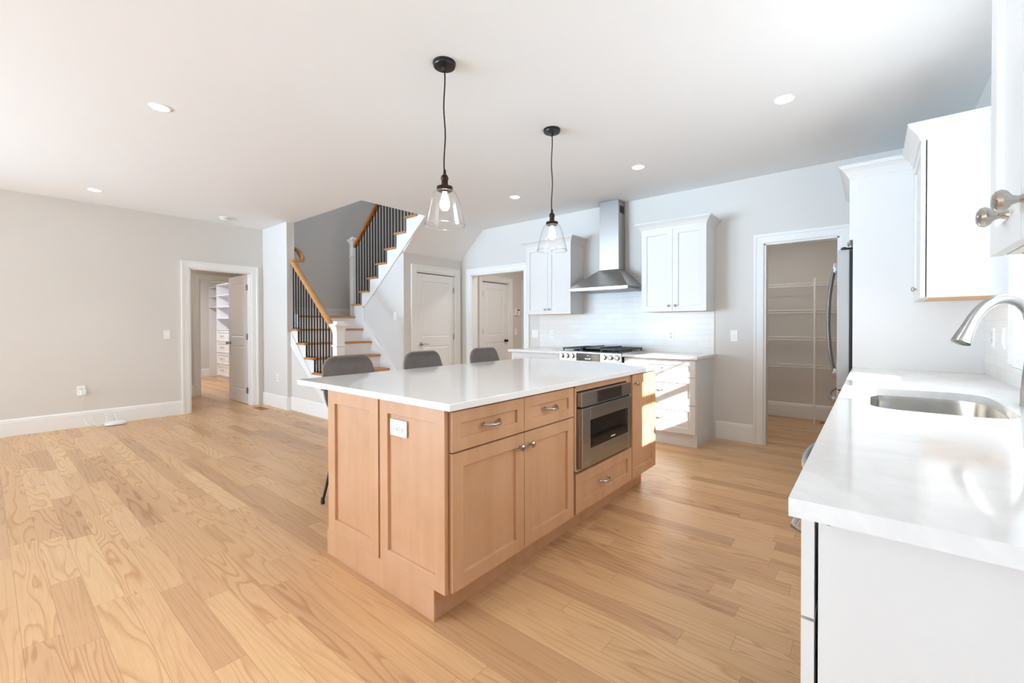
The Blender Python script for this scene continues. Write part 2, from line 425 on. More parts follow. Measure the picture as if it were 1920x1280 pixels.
# range wall
m = MB(); O1, O2, P1, P2 = -5.034, -3.947, -.85, -.245
m.box(XL - .12, O1, YR, YR + .12, 0, H + .02); m.box(O1, O2, YR, YR + .12, DH, H); m.box(O2, P1, YR, YR + .12, 0, H)
m.box(P1, P2, YR, YR + .12, DH, H); m.box(P2, XR + .1, YR, YR + .12, 0, H)
struct('wall_back', m, 'wall', 'pale grey back wall behind the range, hood and white cabinets')
# right wall with the sink window and a large window further back
WY = [(1.805, 2.38), (2.56, 3.205)]; WZ0, WZ1 = 1.10, 2.19
m = MB()
m.box(XR, XR + .12, YB, 1.77, 0, H); m.box(XR, XR + .12, 1.77, 3.24, 0, WZ0 - .03); m.box(XR, XR + .12, 1.77, 3.24, WZ1 + .03, H)
m.box(XR, XR + .12, 3.24, YR, 0, H)
struct('wall_right', m, 'wall', 'grey wall behind the sink counter at the right')
m = MB()
m.box(XL - .12, -6.8, YB - .12, YB, 0, H); m.box(-4.8, XR + .12, YB - .12, YB, 0, H); m.box(-6.8, -4.8, YB - .12, YB, 2.45, H)
struct('wall_rear', m, 'wall', 'grey wall behind the camera with wide glazed doors')
# pantry, hall, passage and closet shells
m = MB(); m.box(-1.55, .65, 6.86, 6.96, 0, 2.5); m.box(-1.55, -1.45, 5.19, 6.86, 0, 2.5); m.box(.55, .65, 5.19, 6.86, 0, 2.5)
struct('wall_pantry', m, 'wall', 'taupe grey walls inside the walk-in pantry')
hd0, hd1 = 5.76, 6.50
m = MB(); m.box(-5.57, -5.45, YR + .12, hd0, 0, 2.6); m.box(-5.57, -5.45, hd0, hd1, 2.05, 2.6); m.box(-5.57, -5.45, hd1, 7.02, 0, 2.6)
m.box(-5.57, -5.45, 7.02, 7.82, 2.05, 2.6); m.box(-5.57, -5.45, 7.82, 9.0, 0, 2.6)
m.box(-5.66, -5.62, 5.6, 8.0, 0, 2.6); m.box(-5.62, -5.57, 5.6, 5.64, 0, 2.6); m.box(-5.62, -5.57, 7.96, 8.0, 0, 2.6); m.box(-5.66, -5.57, 5.6, 8.0, 2.6, 2.64); m.box(-5.57, -3.4, 9.0, 9.1, 0, 2.6); m.box(-3.5, -3.4, YR + .12, 9.0, 0, 2.6)  # boxes behind the doors are added to stop outside light leaking in
struct('wall_hall', m, 'wall', 'shaded grey walls of the hall beyond the wide cased opening')
m = MB()
m.box(-9.29, -9.17, .6, 2.45, 0, 2.6); m.box(-9.29, -9.17, 2.45, 3.30, 2.045, 2.6); m.box(-9.29, -9.17, 3.30, 4.2, 0, 2.6)
m.box(-9.17, XL - .12, 3.30, 3.40, 0, 2.6); m.box(-9.29, XL - .12, .5, .6, 0, 2.6)
struct('wall_passage', m, 'wall', 'dim taupe walls of the passage behind the doorway')
m = MB(); m.box(-12.75, -12.65, 1.0, 4.2, 0, 2.6); m.box(-12.75, -9.17, 4.1, 4.2, 0, 2.6); m.box(-12.75, -9.29, .9, 1.0, 0, 2.6)
struct('wall_walkin', m, 'wall', 'cool white walls of the walk-in closet at the far left')

# baseboards --------------------------------------------------------------
BH = .19
def bb(m, p, q, n):
    """baseboard from p to q (xy) standing off the wall towards n"""
    p = Vector((*p, 0)); q = Vector((*q, 0)); n = Vector((*n, 0))
    prof = [(0, 0), (.016, 0), (.016, BH - .035), (.012, BH - .028), (.014, BH - .018), (.006, BH - .004), (.004, BH), (0, BH)]
    A = [m.bm.verts.new(p + n * a + Vector((0, 0, b))) for a, b in prof]; B = [m.bm.verts.new(q + n * a + Vector((0, 0, b))) for a, b in prof]
    for i in range(len(prof)): m._q([A[i], A[(i + 1) % 8], B[(i + 1) % 8], B[i]])
    m._q(A); m._q(list(reversed(B)))
CW = .098
m = MB(); bb(m, (XL, YB), (XL, D1a - CW), (1, 0)); struct('baseboard_left', m, 'trim', 'tall white baseboard along the long left wall')
m = MB(); bb(m, (XL, 2.83), (-6.58, 2.83), (0, -1)); bb(m, (-6.58, 2.83), (-6.58, 2.89), (1, 0)); bb(m, (-6.58, 2.89), (-5.36, 2.89), (0, -1))
struct('baseboard_stairs', m, 'trim', 'white baseboard below the stairs and the short projecting wall')
m = MB(); bb(m, (-1.31, YR), (P1 - CW, YR), (0, -1)); struct('baseboard_back', m, 'trim', 'white baseboard between the drawer cabinet and the pantry opening')
m = MB(); bb(m, (-5.28, YR), (O1 - CW, YR), (0, -1)); bb(m, (-5.28, 3.92), (-5.28, dA - CW), (1, 0)); struct('baseboard_corner', m, 'trim', 'white baseboard beside the closet door')
m = MB(); bb(m, (-1.45, 6.86), (.55, 6.86), (0, -1)); bb(m, (-1.45, 5.19), (-1.45, 6.86), (1, 0)); struct('baseboard_pantry', m, 'trim', 'white baseboard inside the pantry')
m = MB(); bb(m, (-9.17, .6), (-9.17, 2.45 - CW), (1, 0)); struct('baseboard_passage', m, 'trim', 'white baseboard in the passage behind the doorway')
m = MB(); bb(m, (-12.65, 1.0), (-12.65, 4.1), (1, 0)); struct('baseboard_walkin', m, 'trim', 'white baseboard on the far wall of the walk-in closet')
m = MB(); bb(m, (-5.45, YR + .12), (-5.45, hd0 - CW), (1, 0)); bb(m, (-5.45, hd1 + CW), (-5.45, 7.02 - CW), (1, 0)); struct('baseboard_hall', m, 'trim', 'white baseboard in the shaded hall')

# door casings ------------------------------------------------------------
def casing(m, O, ud, nd, w, h, depth=.12, both=True, jamb=True):
    """cased opening: O = lower-left of the opening on the wall face, nd = into the room"""
    O = Vector(O); ud = Vector(ud); nd = Vector(nd)
    prof = [(.004, 0), (.004, .012), (.012, .017), (.070, .019), (.074, .024), (.098, .026), (.098, 0)]
    lines = [[(-a, 0, b), (-a, h + a, b), (w + a, h + a, b), (w + a, 0, b)] for a, b in prof]
    V = [[m.bm.verts.new(O + ud * u + Vector((0, 0, v)) + nd * n) for u, v, n in L] for L in lines]
    for i in range(len(V) - 1):
        for k in range(3): m._q([V[i][k], V[i][k + 1], V[i + 1][k + 1], V[i + 1][k]])
    m._q([V[i][0] for i in range(len(V))]); m._q([V[i][3] for i in range(len(V))])
    if jamb:
        def bx(u0, u1, v0, v1, n0, n1):
            a = O + ud * u0 + nd * n0; b = O + ud * u1 + nd * n1
            m.box(a.x, b.x, a.y, b.y, v0, v1)
        bx(-.004, .012, 0, h, -depth - .002, .004); bx(w - .012, w + .004, 0, h, -depth - .002, .004); bx(-.004, w + .004, h - .012, h + .004, -depth - .002, .004)
m = MB(); casing(m, (XL, D1a, 0), (0, 1, 0), (1, 0, 0), D1b - D1a, DH); struct('trim_1', m, 'trim', 'white casing round the doorway in the left wall')
m = MB(); casing(m, (-9.17, 2.45, 0), (0, 1, 0), (1, 0, 0), .85, DH); struct('trim_2', m, 'trim', 'shaded casing of the inner doorway to the walk-in closet')
m = MB(); casing(m, (-5.28, dA, 0), (0, 1, 0), (1, 0, 0), dB - dA, DH); struct('trim_3', m, 'trim', 'white casing round the closet door under the stairs')
m = MB(); casing(m, (O1, YR, 0), (1, 0, 0), (0, -1, 0), O2 - O1, DH); struct('trim_4', m, 'trim', 'white casing of the wide opening left of the range')
m = MB(); casing(m, (P1, YR, 0), (1, 0, 0), (0, -1, 0), P2 - P1, DH); struct('trim_5', m, 'trim', 'white casing round the open pantry doorway')
m = MB(); casing(m, (-5.45, hd0, 0), (0, 1, 0), (1, 0, 0), hd1 - hd0, 2.05); struct('trim_6', m, 'trim', 'casing round the shaded hall door')
m = MB(); casing(m, (-5.45, 7.02, 0), (0, 1, 0), (1, 0, 0), .8, 2.05); struct('trim_7', m, 'trim', 'casing of the second hall door partly hidden by the wide opening')

# doors ---------------------------------------------------------------------
PP = [(.006, -.006), (.016, -.009), (.030, -.002), (.034, -.002)]
def panel_door(name, label, O, ud, nd, w, h=2.02, lever=None, knob=None, hinge=None, mat='door', knobmat='bronze'):
    O = Vector(O); ud = Vector(ud); nd = Vector(nd)
    r = sroot(name, label, O)
    s = .112 if w > .7 else .10
    vc = (.20, .90, 1.04, h - .125)
    m = MB(); m.slab(O + Vector((0, 0, .012)), ud, nd, w, h - .012, .035, (s, w - s), vc, {(1, 1), (1, 3)}, PP)
    struct('door_leaf', m, mat, parent=r)
    if lever is not None:
        u, z, dr = lever; c = O + ud * u + Vector((0, 0, z)) + nd * .035
        m = MB(); m.lathe(c, [(.030, 0), (.032, .004), (.028, .012), (.012, .016), (.011, .045), (.0, .047)], 20, 'x' if nd.x > 0 else '-y')
        a = c + nd * .045
        m.tube([a, a + ud * .02 * dr + Vector((0, 0, .004)), a + ud * .05 * dr + Vector((0, 0, .008)), a + ud * .085 * dr + Vector((0, 0, -.004)), a + ud * .115 * dr + Vector((0, 0, .004))], [.011, .009, .007, .0065, .004], 10)
        h_ = struct('door_handle', m, 'nickel', parent=r)
    if knob is not None:
        u, z = knob; c = O + ud * u + Vector((0, 0, z)) + nd * .035
        m = MB(); ax = {(1, 0): 'x', (-1, 0): '-x', (0, 1): 'y', (0, -1): '-y'}[(round(nd.x), round(nd.y))]
        m.lathe(c, [(.030, 0), (.030, .006), (.012, .012), (.010, .03), (.022, .036), (.027, .05), (.022, .064), (0, .068)], 20, ax)
        struct('door_knob', m, knobmat, parent=r)
    if hinge:
        u, zs = hinge
        for z in zs:
            c = O + ud * u + Vector((0, 0, z)) + nd * .037
            m = MB(); m.tube([c - Vector((0, 0, .045)), c + Vector((0, 0, .045))], .006, 8)
            b = c + ud * (.018 if u <= 0 else -.018)
            m.box(c.x if abs(ud.x) < .5 else min(c.x, b.x), c.x + .001 if abs(ud.x) < .5 else max(c.x, b.x), c.y - .001 if abs(ud.y) < .5 else min(c.y, b.y), c.y + .001 if abs(ud.y) < .5 else max(c.y, b.y), z - .045, z + .045)
            struct('hinge', m, 'nickel', parent=r)
    return r
panel_door('door_1', 'white two-panel closet door with a lever handle under the stairs', (-5.325, dA + .014, 0), (0, 1, 0), (1, 0, 0), dB - dA - .028,
           lever=(.085, .945, 1), hinge=(dB - dA - .028, (.22, 1.05, 1.80)))
panel_door('door_2', 'shaded grey two-panel door with a dark knob in the hall', (-5.495, hd0 + .014, 0), (0, 1, 0), (1, 0, 0), hd1 - hd0 - .028,
           knob=(hd1 - hd0 - .10, .94), hinge=(0, (.25, 1.12, 1.80)))
panel_door('door_3', 'second hall door with dark hardware glimpsed at the edge of the opening', (-5.495, 7.034, 0), (0, 1, 0), (1, 0, 0), .772, knob=(.09, .94))
# open door in the left doorway, swung into the passage
dr = panel_door('door_4', 'white two-panel door standing open at right angles in the left doorway', (-8.32, 2.668, 0), (1, 0, 0), (0, -1, 0), .755, h=2.03, knob=(.07, .95), knobmat='nickel')
for z in (.22, 1.06, 1.83):
    m = MB(); m.box(-7.575, -7.556, 2.628, 2.634, z - .045, z + .045, .001); m.tube([(-7.552, 2.630, z - .047), (-7.552, 2.630, z + .047)], .007, 8)
    m.box(-7.552, -7.525, 2.640, 2.642, z - .045, z + .045)
    struct('hinge', m, 'nickel', parent=dr)

# windows -------------------------------------------------------------------
def sash_window(name, label, y0, y1):
    r = sroot(name, label, (XR + .06, (y0 + y1) / 2, WZ0))
    m = MB(); x0, x1 = XR + .03, XR + .10; f = .028
    zm = 1.60
    m.box(x0, x1, y0, y0 + f, WZ0, WZ1); m.box(x0, x1, y1 - f, y1, WZ0, WZ1); m.box(x0, x1, y0 + f, y1 - f, WZ0, WZ0 + .04)
    m.box(x0, x1, y0 + f, y1 - f, WZ1 - .035, WZ1); m.box(x0, x1, y0 + f, y1 - f, zm - .022, zm + .022)
    m.box(x0 + .02, x1 - .02, y0 + f, y1 - f, 1.855, 1.873)
    struct('sash', m, 'trim', parent=r)
    m = MB(); m.box(x0 + .032, x0 + .036, y0 + f - .004, y1 - f + .004, WZ0 + .036, WZ1 - .031); struct('pane', m, 'pane', parent=r)
sash_window('window_1', 'white double-hung window over the sink, the one nearer the camera', *WY[0])
sash_window('window_2', 'white double-hung window over the sink, the one nearer the refrigerator', *WY[1])
m = MB()
for y0, y1 in ((1.771, 1.805), (2.38, 2.56), (3.205, 3.239)): m.box(XR - .001, XR + .12, y0, y1, WZ0, WZ1)
m.box(XR - .001, XR + .12, 1.771, 3.239, WZ0 - .029, WZ0); m.box(XR - .001, XR + .12, 1.771, 3.239, WZ1, WZ1 + .029)
m.box(XR - .02, XR, 1.70, 1.79, WZ0 - .08, WZ1 + .10, .003); m.box(XR - .02, XR, 3.22, 3.32, WZ0 - .08, WZ1 + .10, .003)
m.box(XR - .02, XR, 1.79, 3.22, WZ1 + .01, WZ1 + .10, .003); m.box(XR - .02, XR, 1.79, 3.22, WZ0 - .09, WZ0 - .01, .003); m.box(XR - .02, XR, 2.42, 2.52, WZ0, WZ1, .003)
struct('trim_8', m, 'trim', 'white casing and sill of the double window above the sink')
m = MB()
for x0 in (-6.8, -5.83, -4.86): m.box(x0, x0 + .06, YB - .09, YB - .03, 0, 2.45)
m.box(-6.8, -4.8, YB - .09, YB - .03, 2.37, 2.45); m.box(-6.8, -4.8, YB - .09, YB - .03, 0, .07)
struct('window_3', m, 'trim', 'wide white-framed glazed doors behind the camera')  # unseen glazing, added and sized to let fill light in from behind
m = MB()
for y0 in (-5.6, -4.53, -3.46): m.box(XL - .10, XL - .04, y0, y0 + .06, .4, 2.3)
m.box(XL - .10, XL - .04, -5.6, -3.4, .4, .46); m.box(XL - .10, XL - .04, -5.6, -3.4, 2.24, 2.3)
struct('window_4', m, 'trim', 'white double window in the left wall behind the camera')  # unseen window, added and sized for fill from the left

# ================================================================== STAIRS
RZ = .1975; NX = [None, -5.13, -5.37, -5.606, -5.845, -6.08, -6.318, -6.553]   # nosings 1..7 (7 = landing)
st = thing('staircase', 'white-sided oak staircase turning back at a landing beside the short grey wall', 'staircase', (-5.9, 3.4, 0))
for k in range(1, 7):
    z = RZ * k; x1 = NX[k]; x0 = NX[k + 1] - .03
    m = MB(); m.box(x0, x1, 2.845, 3.905, z - .028, z, .006); m.build('tread', 'oak_tread', st)
    m = MB(); m.box(x1 - .05, x1 - .03, 2.88, 3.905, z - RZ, z - .028)
    m.build('riser', 'trim', st)
zl = 1.383
m = MB(); m.box(NX[7] - .05, NX[7] - .03, 2.94, 3.905, RZ * 6, zl - .028); m.build('riser', 'trim', st)
m = MB(); m.box(NX[7] - .2, NX[7], 2.94, 3.92, zl - .028, zl, .006); m.box(XL, NX[7] - .2, 2.94, YR, zl - .028, zl); m.build('landing', 'oak_tread', st)
# open stringer of the lower flight
pts = [(NX[1] - .03, 0)]
for k in range(1, 7):
    pts += [(NX[k] - .03, RZ * k - .028), (NX[k + 1] - .03, RZ * k - .028)]
pts += [(NX[7] - .03, RZ * 6 - .02), (-6.575, RZ * 6 - .02), (-6.575, .93), (-5.41, .05), (-5.35, 0)]
m = MB(); m.prism(pts, 'y', 2.875, 2.90); m.build('stringer', 'trim', st)
# skirt board with a cap along the far side of the lower flight
sl = lambda x: .593 - (x + 5.508) * .855
pts = [(-6.335, RZ * 5 - .1), (-6.335, 1.302), (-5.30, sl(-5.30)), (-5.30, 0), (-5.6, 0)]
m = MB(); m.prism([(-6.62, 1.0), (-6.62, 1.5), (-6.335, 1.5), (-6.335, 1.302), (-5.285, sl(-5.285)), (-5.285, 0), (-5.6, 0)], 'y', 3.906, 3.921); m.build('skirt_board', 'trim', st)
m = MB()
def strip(m, a, b, wd, y0, y1):
    a = Vector((a[0], 0, a[1])); b = Vector((b[0], 0, b[1])); d = (b - a).normalized(); n = Vector((-d.z, 0, d.x)) * wd / 2
    m.prism([(p.x, p.z) for p in (a - n, b - n, b + n, a + n)], 'y', y0, y1)
strip(m, (-6.31, 1.312), (-5.29, sl(-5.29) + .02), .045, 3.893, 3.92); strip(m, (-6.312, 1.30), (-6.312, 1.545), .045, 3.893, 3.92)
strip(m, (-6.32, 1.53), (-4.80, 2.735), .05, 3.893, 3.92)
m.build('skirt_cap', 'trim', st)
# upper flight
UX = [None, -6.632, -6.395, -6.16, -5.925, -5.695, -5.46, -5.225]; UZ = [zl + .2015 * k for k in range(0, 9)]
pts = [(-6.62, zl)]
pts = [(-6.602, zl - .2)]
for k in range(1, 8):
    x1 = UX[k + 1] + .03 if k < 7 else -4.96
    pts += [(UX[k] + .03, UZ[k] - .028), (x1, UZ[k] - .028)]
pts += [(-4.96, UZ[7] + .16), (-4.74, UZ[7] + .16), (-4.74, 2.745), (-4.785, 2.745), (-6.335, 1.525), (-6.335, 1.3), (-6.602, 1.3)]
m = MB(); m.prism(pts, 'y', 3.905, 3.93); m.build('stringer', 'trim', st)
for k in range(1, 8):
    x1 = UX[k + 1] + .03 if k < 7 else -4.93
    m = MB(); m.box(UX[k], x1, 3.87, YR, UZ[k] - .028, UZ[k], .006); m.build('tread', 'oak_tread', st)
    m = MB(); m.box(UX[k] + .03, UX[k] + .05, 3.93, YR, UZ[k] - .2015, UZ[k] - .028); m.build('riser', 'trim', st)
m = MB(); m.prism([(-6.60, 1.40), (-4.80, 2.79), (-4.80, 2.83), (-6.60, 1.44)], 'y', 3.93, YR); m.build('underside', 'trim', st)
m = MB()
bb2 = [(XL + .015, 2.94, YR)]
m.box(XL, XL + .014, 2.94, YR, zl, zl + .155); m.box(XL, XL + .02, 2.94, YR, zl + .12, zl + .13)
m.box(-6.74, -6.58, 2.925, 2.955, 1.17, 1.44, .003); m.box(-6.60, -6.50, 2.938, 2.96, 1.17, 1.40, .003)
m.build('landing_baseboard', 'trim', st)

# railings
RP = [(.030, -.026), (.032, .0), (.028, .020), (.015, .030), (-.015, .030), (-.028, .020), (-.032, 0), (-.030, -.026)]
def newel(m, x, y, z0, z1, hw=.045):
    m.box(x - hw, x + hw, y - hw, y + hw, z0, z1 - .10, .003)
    for a, b, w_ in ((z1 - .10, z1 - .085, .010), (z1 - .075, z1 - .045, .022)):
        pass
    q = [(0, z1 - .125), (.014, z1 - .085), (.018, z1 - .075), (.030, z1 - .062), (.030, z1 - .045)]
    for (a, za), (b, zb) in zip(q[:-1], q[1:]):
        A = [m.bm.verts.new((x + sx * (hw + a), y + sy * (hw + a), za)) for sx, sy in ((-1, -1), (1, -1), (1, 1), (-1, 1))]
        B = [m.bm.verts.new((x + sx * (hw + b), y + sy * (hw + b), zb)) for sx, sy in ((-1, -1), (1, -1), (1, 1), (-1, 1))]
        for k in range(4): m._q([A[k], A[(k + 1) % 4], B[(k + 1) % 4], B[k]])
    m.box(x - hw - .030, x + hw + .030, y - hw - .030, y + hw + .030, z1 - .047, z1 - .035, .003)
    m.box(x - hw + .002, x + hw - .002, y - hw + .002, y + hw - .002, z1 - .04, z1, .012)
    m.box(x - hw - .012, x + hw + .012, y - hw - .012, y + hw + .012, z1 - .325, z1 - .305, .005)
YBAL = 2.905
rl = thing('stair_railing', 'lower stair railing with golden oak handrail, black iron balusters and white newel', 'railing', (-5.28, YBAL, 0))
m = MB(); newel(m, -5.275, YBAL, 0, 1.285, .055); m.build('newel_post', 'trim', rl)
hz = lambda x: 1.19 + (-5.40 - x) * .850
m = MB(); P = [(-5.33, YBAL, hz(-5.33)), (-6.0, YBAL, hz(-6.0)), (-6.545, YBAL, hz(-6.545))]
m.sweep(P, RP); 
m.sweep([(-6.53, YBAL - .01, hz(-6.545) + .005), (-6.56, YBAL + .03, hz(-6.56) + .01), (-6.57, 2.98, hz(-6.57) + .01), (-6.57, 3.04, hz(-6.57) + .012), (-6.60, 3.07, hz(-6.6) + .03), (-6.66, 3.045, hz(-6.66) + .08), (-6.74, 3.02, hz(-6.74) + .06), (-7.2, 3.01, hz(-6.8) + .03)], RP)
m.build('handrail', 'oak_rail', rl)
def baluster(x, y, z0, z1, parent):
    m = MB(); m.box(x - .0065, x + .0065, y - .0065, y + .0065, z0, z1); m.box(x - .011, x + .011, y - .011, y + .011, z0, z0 + .018, .003)
    m.build('baluster', 'iron', parent)
for k in range(2, 7):
    for j in range(3):
        x = NX[k] - .065 - .079 * j
        if x > -6.54: baluster(x, YBAL, RZ * k, hz(x) - .02, rl)
baluster(-6.54, YBAL, RZ * 6, hz(-6.54) - .02, rl)
YU = 3.955
ru = thing('stair_railing', 'upper stair railing with dark orange oak handrail rising past the ceiling edge', 'railing', (-6.7, YU, zl))
m = MB(); newel(m, -6.69, YU, zl, 2.70, .045); m.build('newel_post', 'trim', ru)
uz = lambda x: 2.545 + (x + 6.66) * .845
m = MB(); m.sweep([(-6.66, YU, uz(-6.66)), (-6.0, YU, uz(-6.0)), (-4.9, YU, uz(-4.9))], RP); m.build('handrail', wood('oak_rail_deep', rgb(190, 118, 54), rgb(158, 88, 34), rgb(200, 128, 64), 'x', .35), ru)
for k in range(1, 8):
    for j in range(3):
        x = UX[k] + .035 + .0785 * j
        baluster(x, YU, UZ[k], uz(x) - .02, ru)

# ================================================================== KITCHEN HELPERS
AX = {(1, 0): 'x', (-1, 0): '-x', (0, 1): 'y', (0, -1): '-y'}
def axis_of(nd): return AX[(round(nd[0]), round(nd[1]))]
def knob(c, nd, parent, s=1.0, mat='nickel', name='knob'):
    m = MB(); m.lathe(c, [(.0075 * s, 0), (.0065 * s, .002 * s), (.0045 * s, .009 * s), (.006 * s, .014 * s), (.013 * s, .019 * s), (.0155 * s, .024 * s), (.014 * s, .029 * s), (.008 * s, .033 * s), (0, .034 * s)], 20, axis_of(nd))
    return m.build(name, mat, parent)
def pull(c, ud, nd, parent, L=.10, mat='nickel', name='handle', out=.028):
    c = Vector(c); ud = Vector(ud); nd = Vector(nd); m = MB()
    pts = []
    for i in range(11):
        a = i / 10; e = math.sin(PI * a)
        pts.append(c + ud * (a - .5) * L + nd * (.006 + out * min(1, e * 1.25) ** .8) + Vector((0, 0, -.004 * e)))
    m.tube(pts, [.0052 + .0012 * math.sin(PI * i / 10) for i in range(11)], 10)
    for sgn in (-1, 1): m.lathe(c + ud * sgn * L / 2, [(.0095, 0), (.0095, .003), (.007, .007), (.005, .012), (0, .013)], 14, axis_of(nd))
    return m.build(name, mat, parent)
def crown(m, x0, x1, y0, y1, z, out=.065, hh=.092, faces=('-x', '-y')):
    """coved crown moulding carried round a cabinet top; faces = sides that project"""
    prof = [(.0, 0), (.006, .0), (.008, .012), (.014, .022), (.030, .046), (.050, .064), (.060, .070), (.060, hh - .012), (.065, hh - .010), (.065, hh)]
    prof = [(a * out / .065, b) for a, b in prof]
    px0 = '-x' in faces; px1 = '+x' in faces; py0 = '-y' in faces
    def ring(a, b):
        return [m.bm.verts.new(p) for p in ((x0 - (a if px0 else 0), y1, z + b), (x0 - (a if px0 else 0), y0 - (a if py0 else 0), z + b), (x1 + (a if px1 else 0), y0 - (a if py0 else 0), z + b), (x1 + (a if px1 else 0), y1, z + b))]
    rs = [ring(a, b) for a, b in prof]
    for A, B in zip(rs[:-1], rs[1:]):
        for k in range(4): m._q([A[k], A[(k + 1) % 4], B[(k + 1) % 4], B[k]])
    m._q(rs[0]); m._q(list(reversed(rs[-1])))

# ================================================================== ISLAND
IX0, IX1 = -2.229, -1.29
isl = thing('kitchen_island', 'stained maple kitchen island base with shaker doors and drawers in the room centre', 'cabinet', (-1.8, 2.25, 0))
m = MB(); m.box(IX0 + .005, IX1 - .024, 1.186, 2.112, .135, .882); m.box(IX0 + .005, IX1 - .024, 2.862, 3.295, .135, .882); m.box(IX0 + .005, IX1 - .60, 2.112, 2.862, .135, .882)
m.box(IX1 - .60, IX1 - .024, 2.112, 2.862, .135, .30)
m.box(IX0 + .02, -1.401, 1.188, 3.27, 0, .135)
m.build('body', 'maple', isl)
m = MB(); m.box(-2.256, -1.385, 1.172, 1.187, 0, .133, .002); m.box(-2.256, -2.235, 1.187, 3.27, 0, .133, .002); m.build('base_board', 'maple', isl)
m = MB(); m.box(-1.400, -1.393, 1.19, 3.27, 0, .134); m.build('toe_kick', 'maple', isl)
for a, b in ((-2.229, -1.770), (-1.755, -1.312)):
    m = MB(); m.shaker((a, 1.186, .140), (1, 0, 0), (0, -1, 0), b - a, .742, .02, .066 if a < -2 else .058); m.build('end_panel', 'maple', isl)
def ifront(y0, y1, z0, z1, kind, name):
    m = MB(); m.shaker((IX1 - .02, y0, z0), (0, 1, 0), (1, 0, 0), y1 - y0, z1 - z0, .02, .060)
    return m.build(name, 'maple', isl)
d = ifront(1.189, 1.653, .711, .872, 0, 'drawer'); pull((IX1, 1.421, .795), (0, 1, 0), (1, 0, 0), d)
d = ifront(1.657, 2.104, .711, .872, 0, 'drawer'); pull((IX1, 1.875, .795), (0, 1, 0), (1, 0, 0), d)
d = ifront(1.189, 1.653, .146, .704, 1, 'door'); knob((IX1, 1.612, .645), (1, 0), d, 1.05)
d = ifront(1.657, 2.104, .146, .704, 1, 'door'); knob((IX1, 1.692, .645), (1, 0), d, 1.05)
d = ifront(2.128, 2.868, .146, .372, 0, 'drawer'); pull((IX1, 2.46, .266), (0, 1, 0), (1, 0, 0), d)
d = ifront(2.880, 3.300, .146, .872, 1, 'door'); knob((IX1, 2.915, .815), (1, 0), d, 1.05)
# surround of the drawer oven
m = MB(); Y0, Y1 = 2.118, 2.858
m.box(IX1 - .024, IX1 - .008, Y0, 2.150, .385, .878); m.box(IX1 - .024, IX1 - .008, 2.80, Y1, .385, .878); m.box(IX1 - .024, IX1 - .008, 2.150, 2.80, .842, .878); m.box(IX1 - .024, IX1 - .008, 2.150, 2.80, .385, .405)
m.box(IX1 - .010, IX1 - .002, Y0, Y0 + .014, .385, .878, .002); m.box(IX1 - .010, IX1 - .002, Y1 - .014, Y1, .385, .878, .002); m.box(IX1 - .010, IX1 - .002, Y0, Y1, .864, .878, .002); m.box(IX1 - .010, IX1 - .002, Y0, Y1, .385, .398, .002)
m.build('oven_surround', 'maple', isl)
m = MB(); m.box(-2.545, -1.26, 1.148, 3.33, .884, .914, .003)
tag(m.build('island_countertop', 'quartz'), 'large white quartz top overhanging the wooden island', 'countertop')

mw = thing('drawer_microwave', 'stainless steel drawer microwave with black window built into the island', 'microwave', (-1.4, 2.47, .406))
m = MB(); m.box(-1.85, IX1 - .006, 2.156, 2.792, .407, .838); m.build('body', 'black', mw)
m = MB(); m.box(IX1 - .006, IX1 + .026, 2.149, 2.797, .756, .836, .003); m.build('control_fascia', 'steel_y', mw)
m = MB(); m.box(IX1 + .0262, IX1 + .030, 2.334, 2.650, .762, .830, .001); m.build('control_panel', steel('control_panel_steel', rgb(120, 116, 112), .22, 'y'), mw)
m = MB(); y0, y1, z0, z1 = 2.149, 2.797, .407, .746
m.box(IX1 - .006, IX1 + .030, y0, 2.243, z0, z1, .003); m.box(IX1 - .006, IX1 + .030, 2.747, y1, z0, z1, .003)
m.box(IX1 - .006, IX1 + .030, 2.243, 2.747, .672, z1, .002); m.box(IX1 - .006, IX1 + .030, 2.243, 2.747, z0, .508, .002)
dr_ = m.build('drawer_front', 'steel_y', mw)
m = MB(); m.box(IX1 + .015, IX1 + .0295, 2.243, 2.747, .508, .672, .001); m.build('window', 'blackglass', dr_)
m = MB()
for i in range(5): m.box(IX1 + .0296, IX1 + .0300, 2.50 + i * .012, 2.508 + i * .012, .524, .531)
m.build('lettering', 'plastic', dr_)
m = MB(); m.box(IX1 - .004, IX1 + .018, 2.151, 2.795, .747, .755); m.build('seam', 'black', mw)

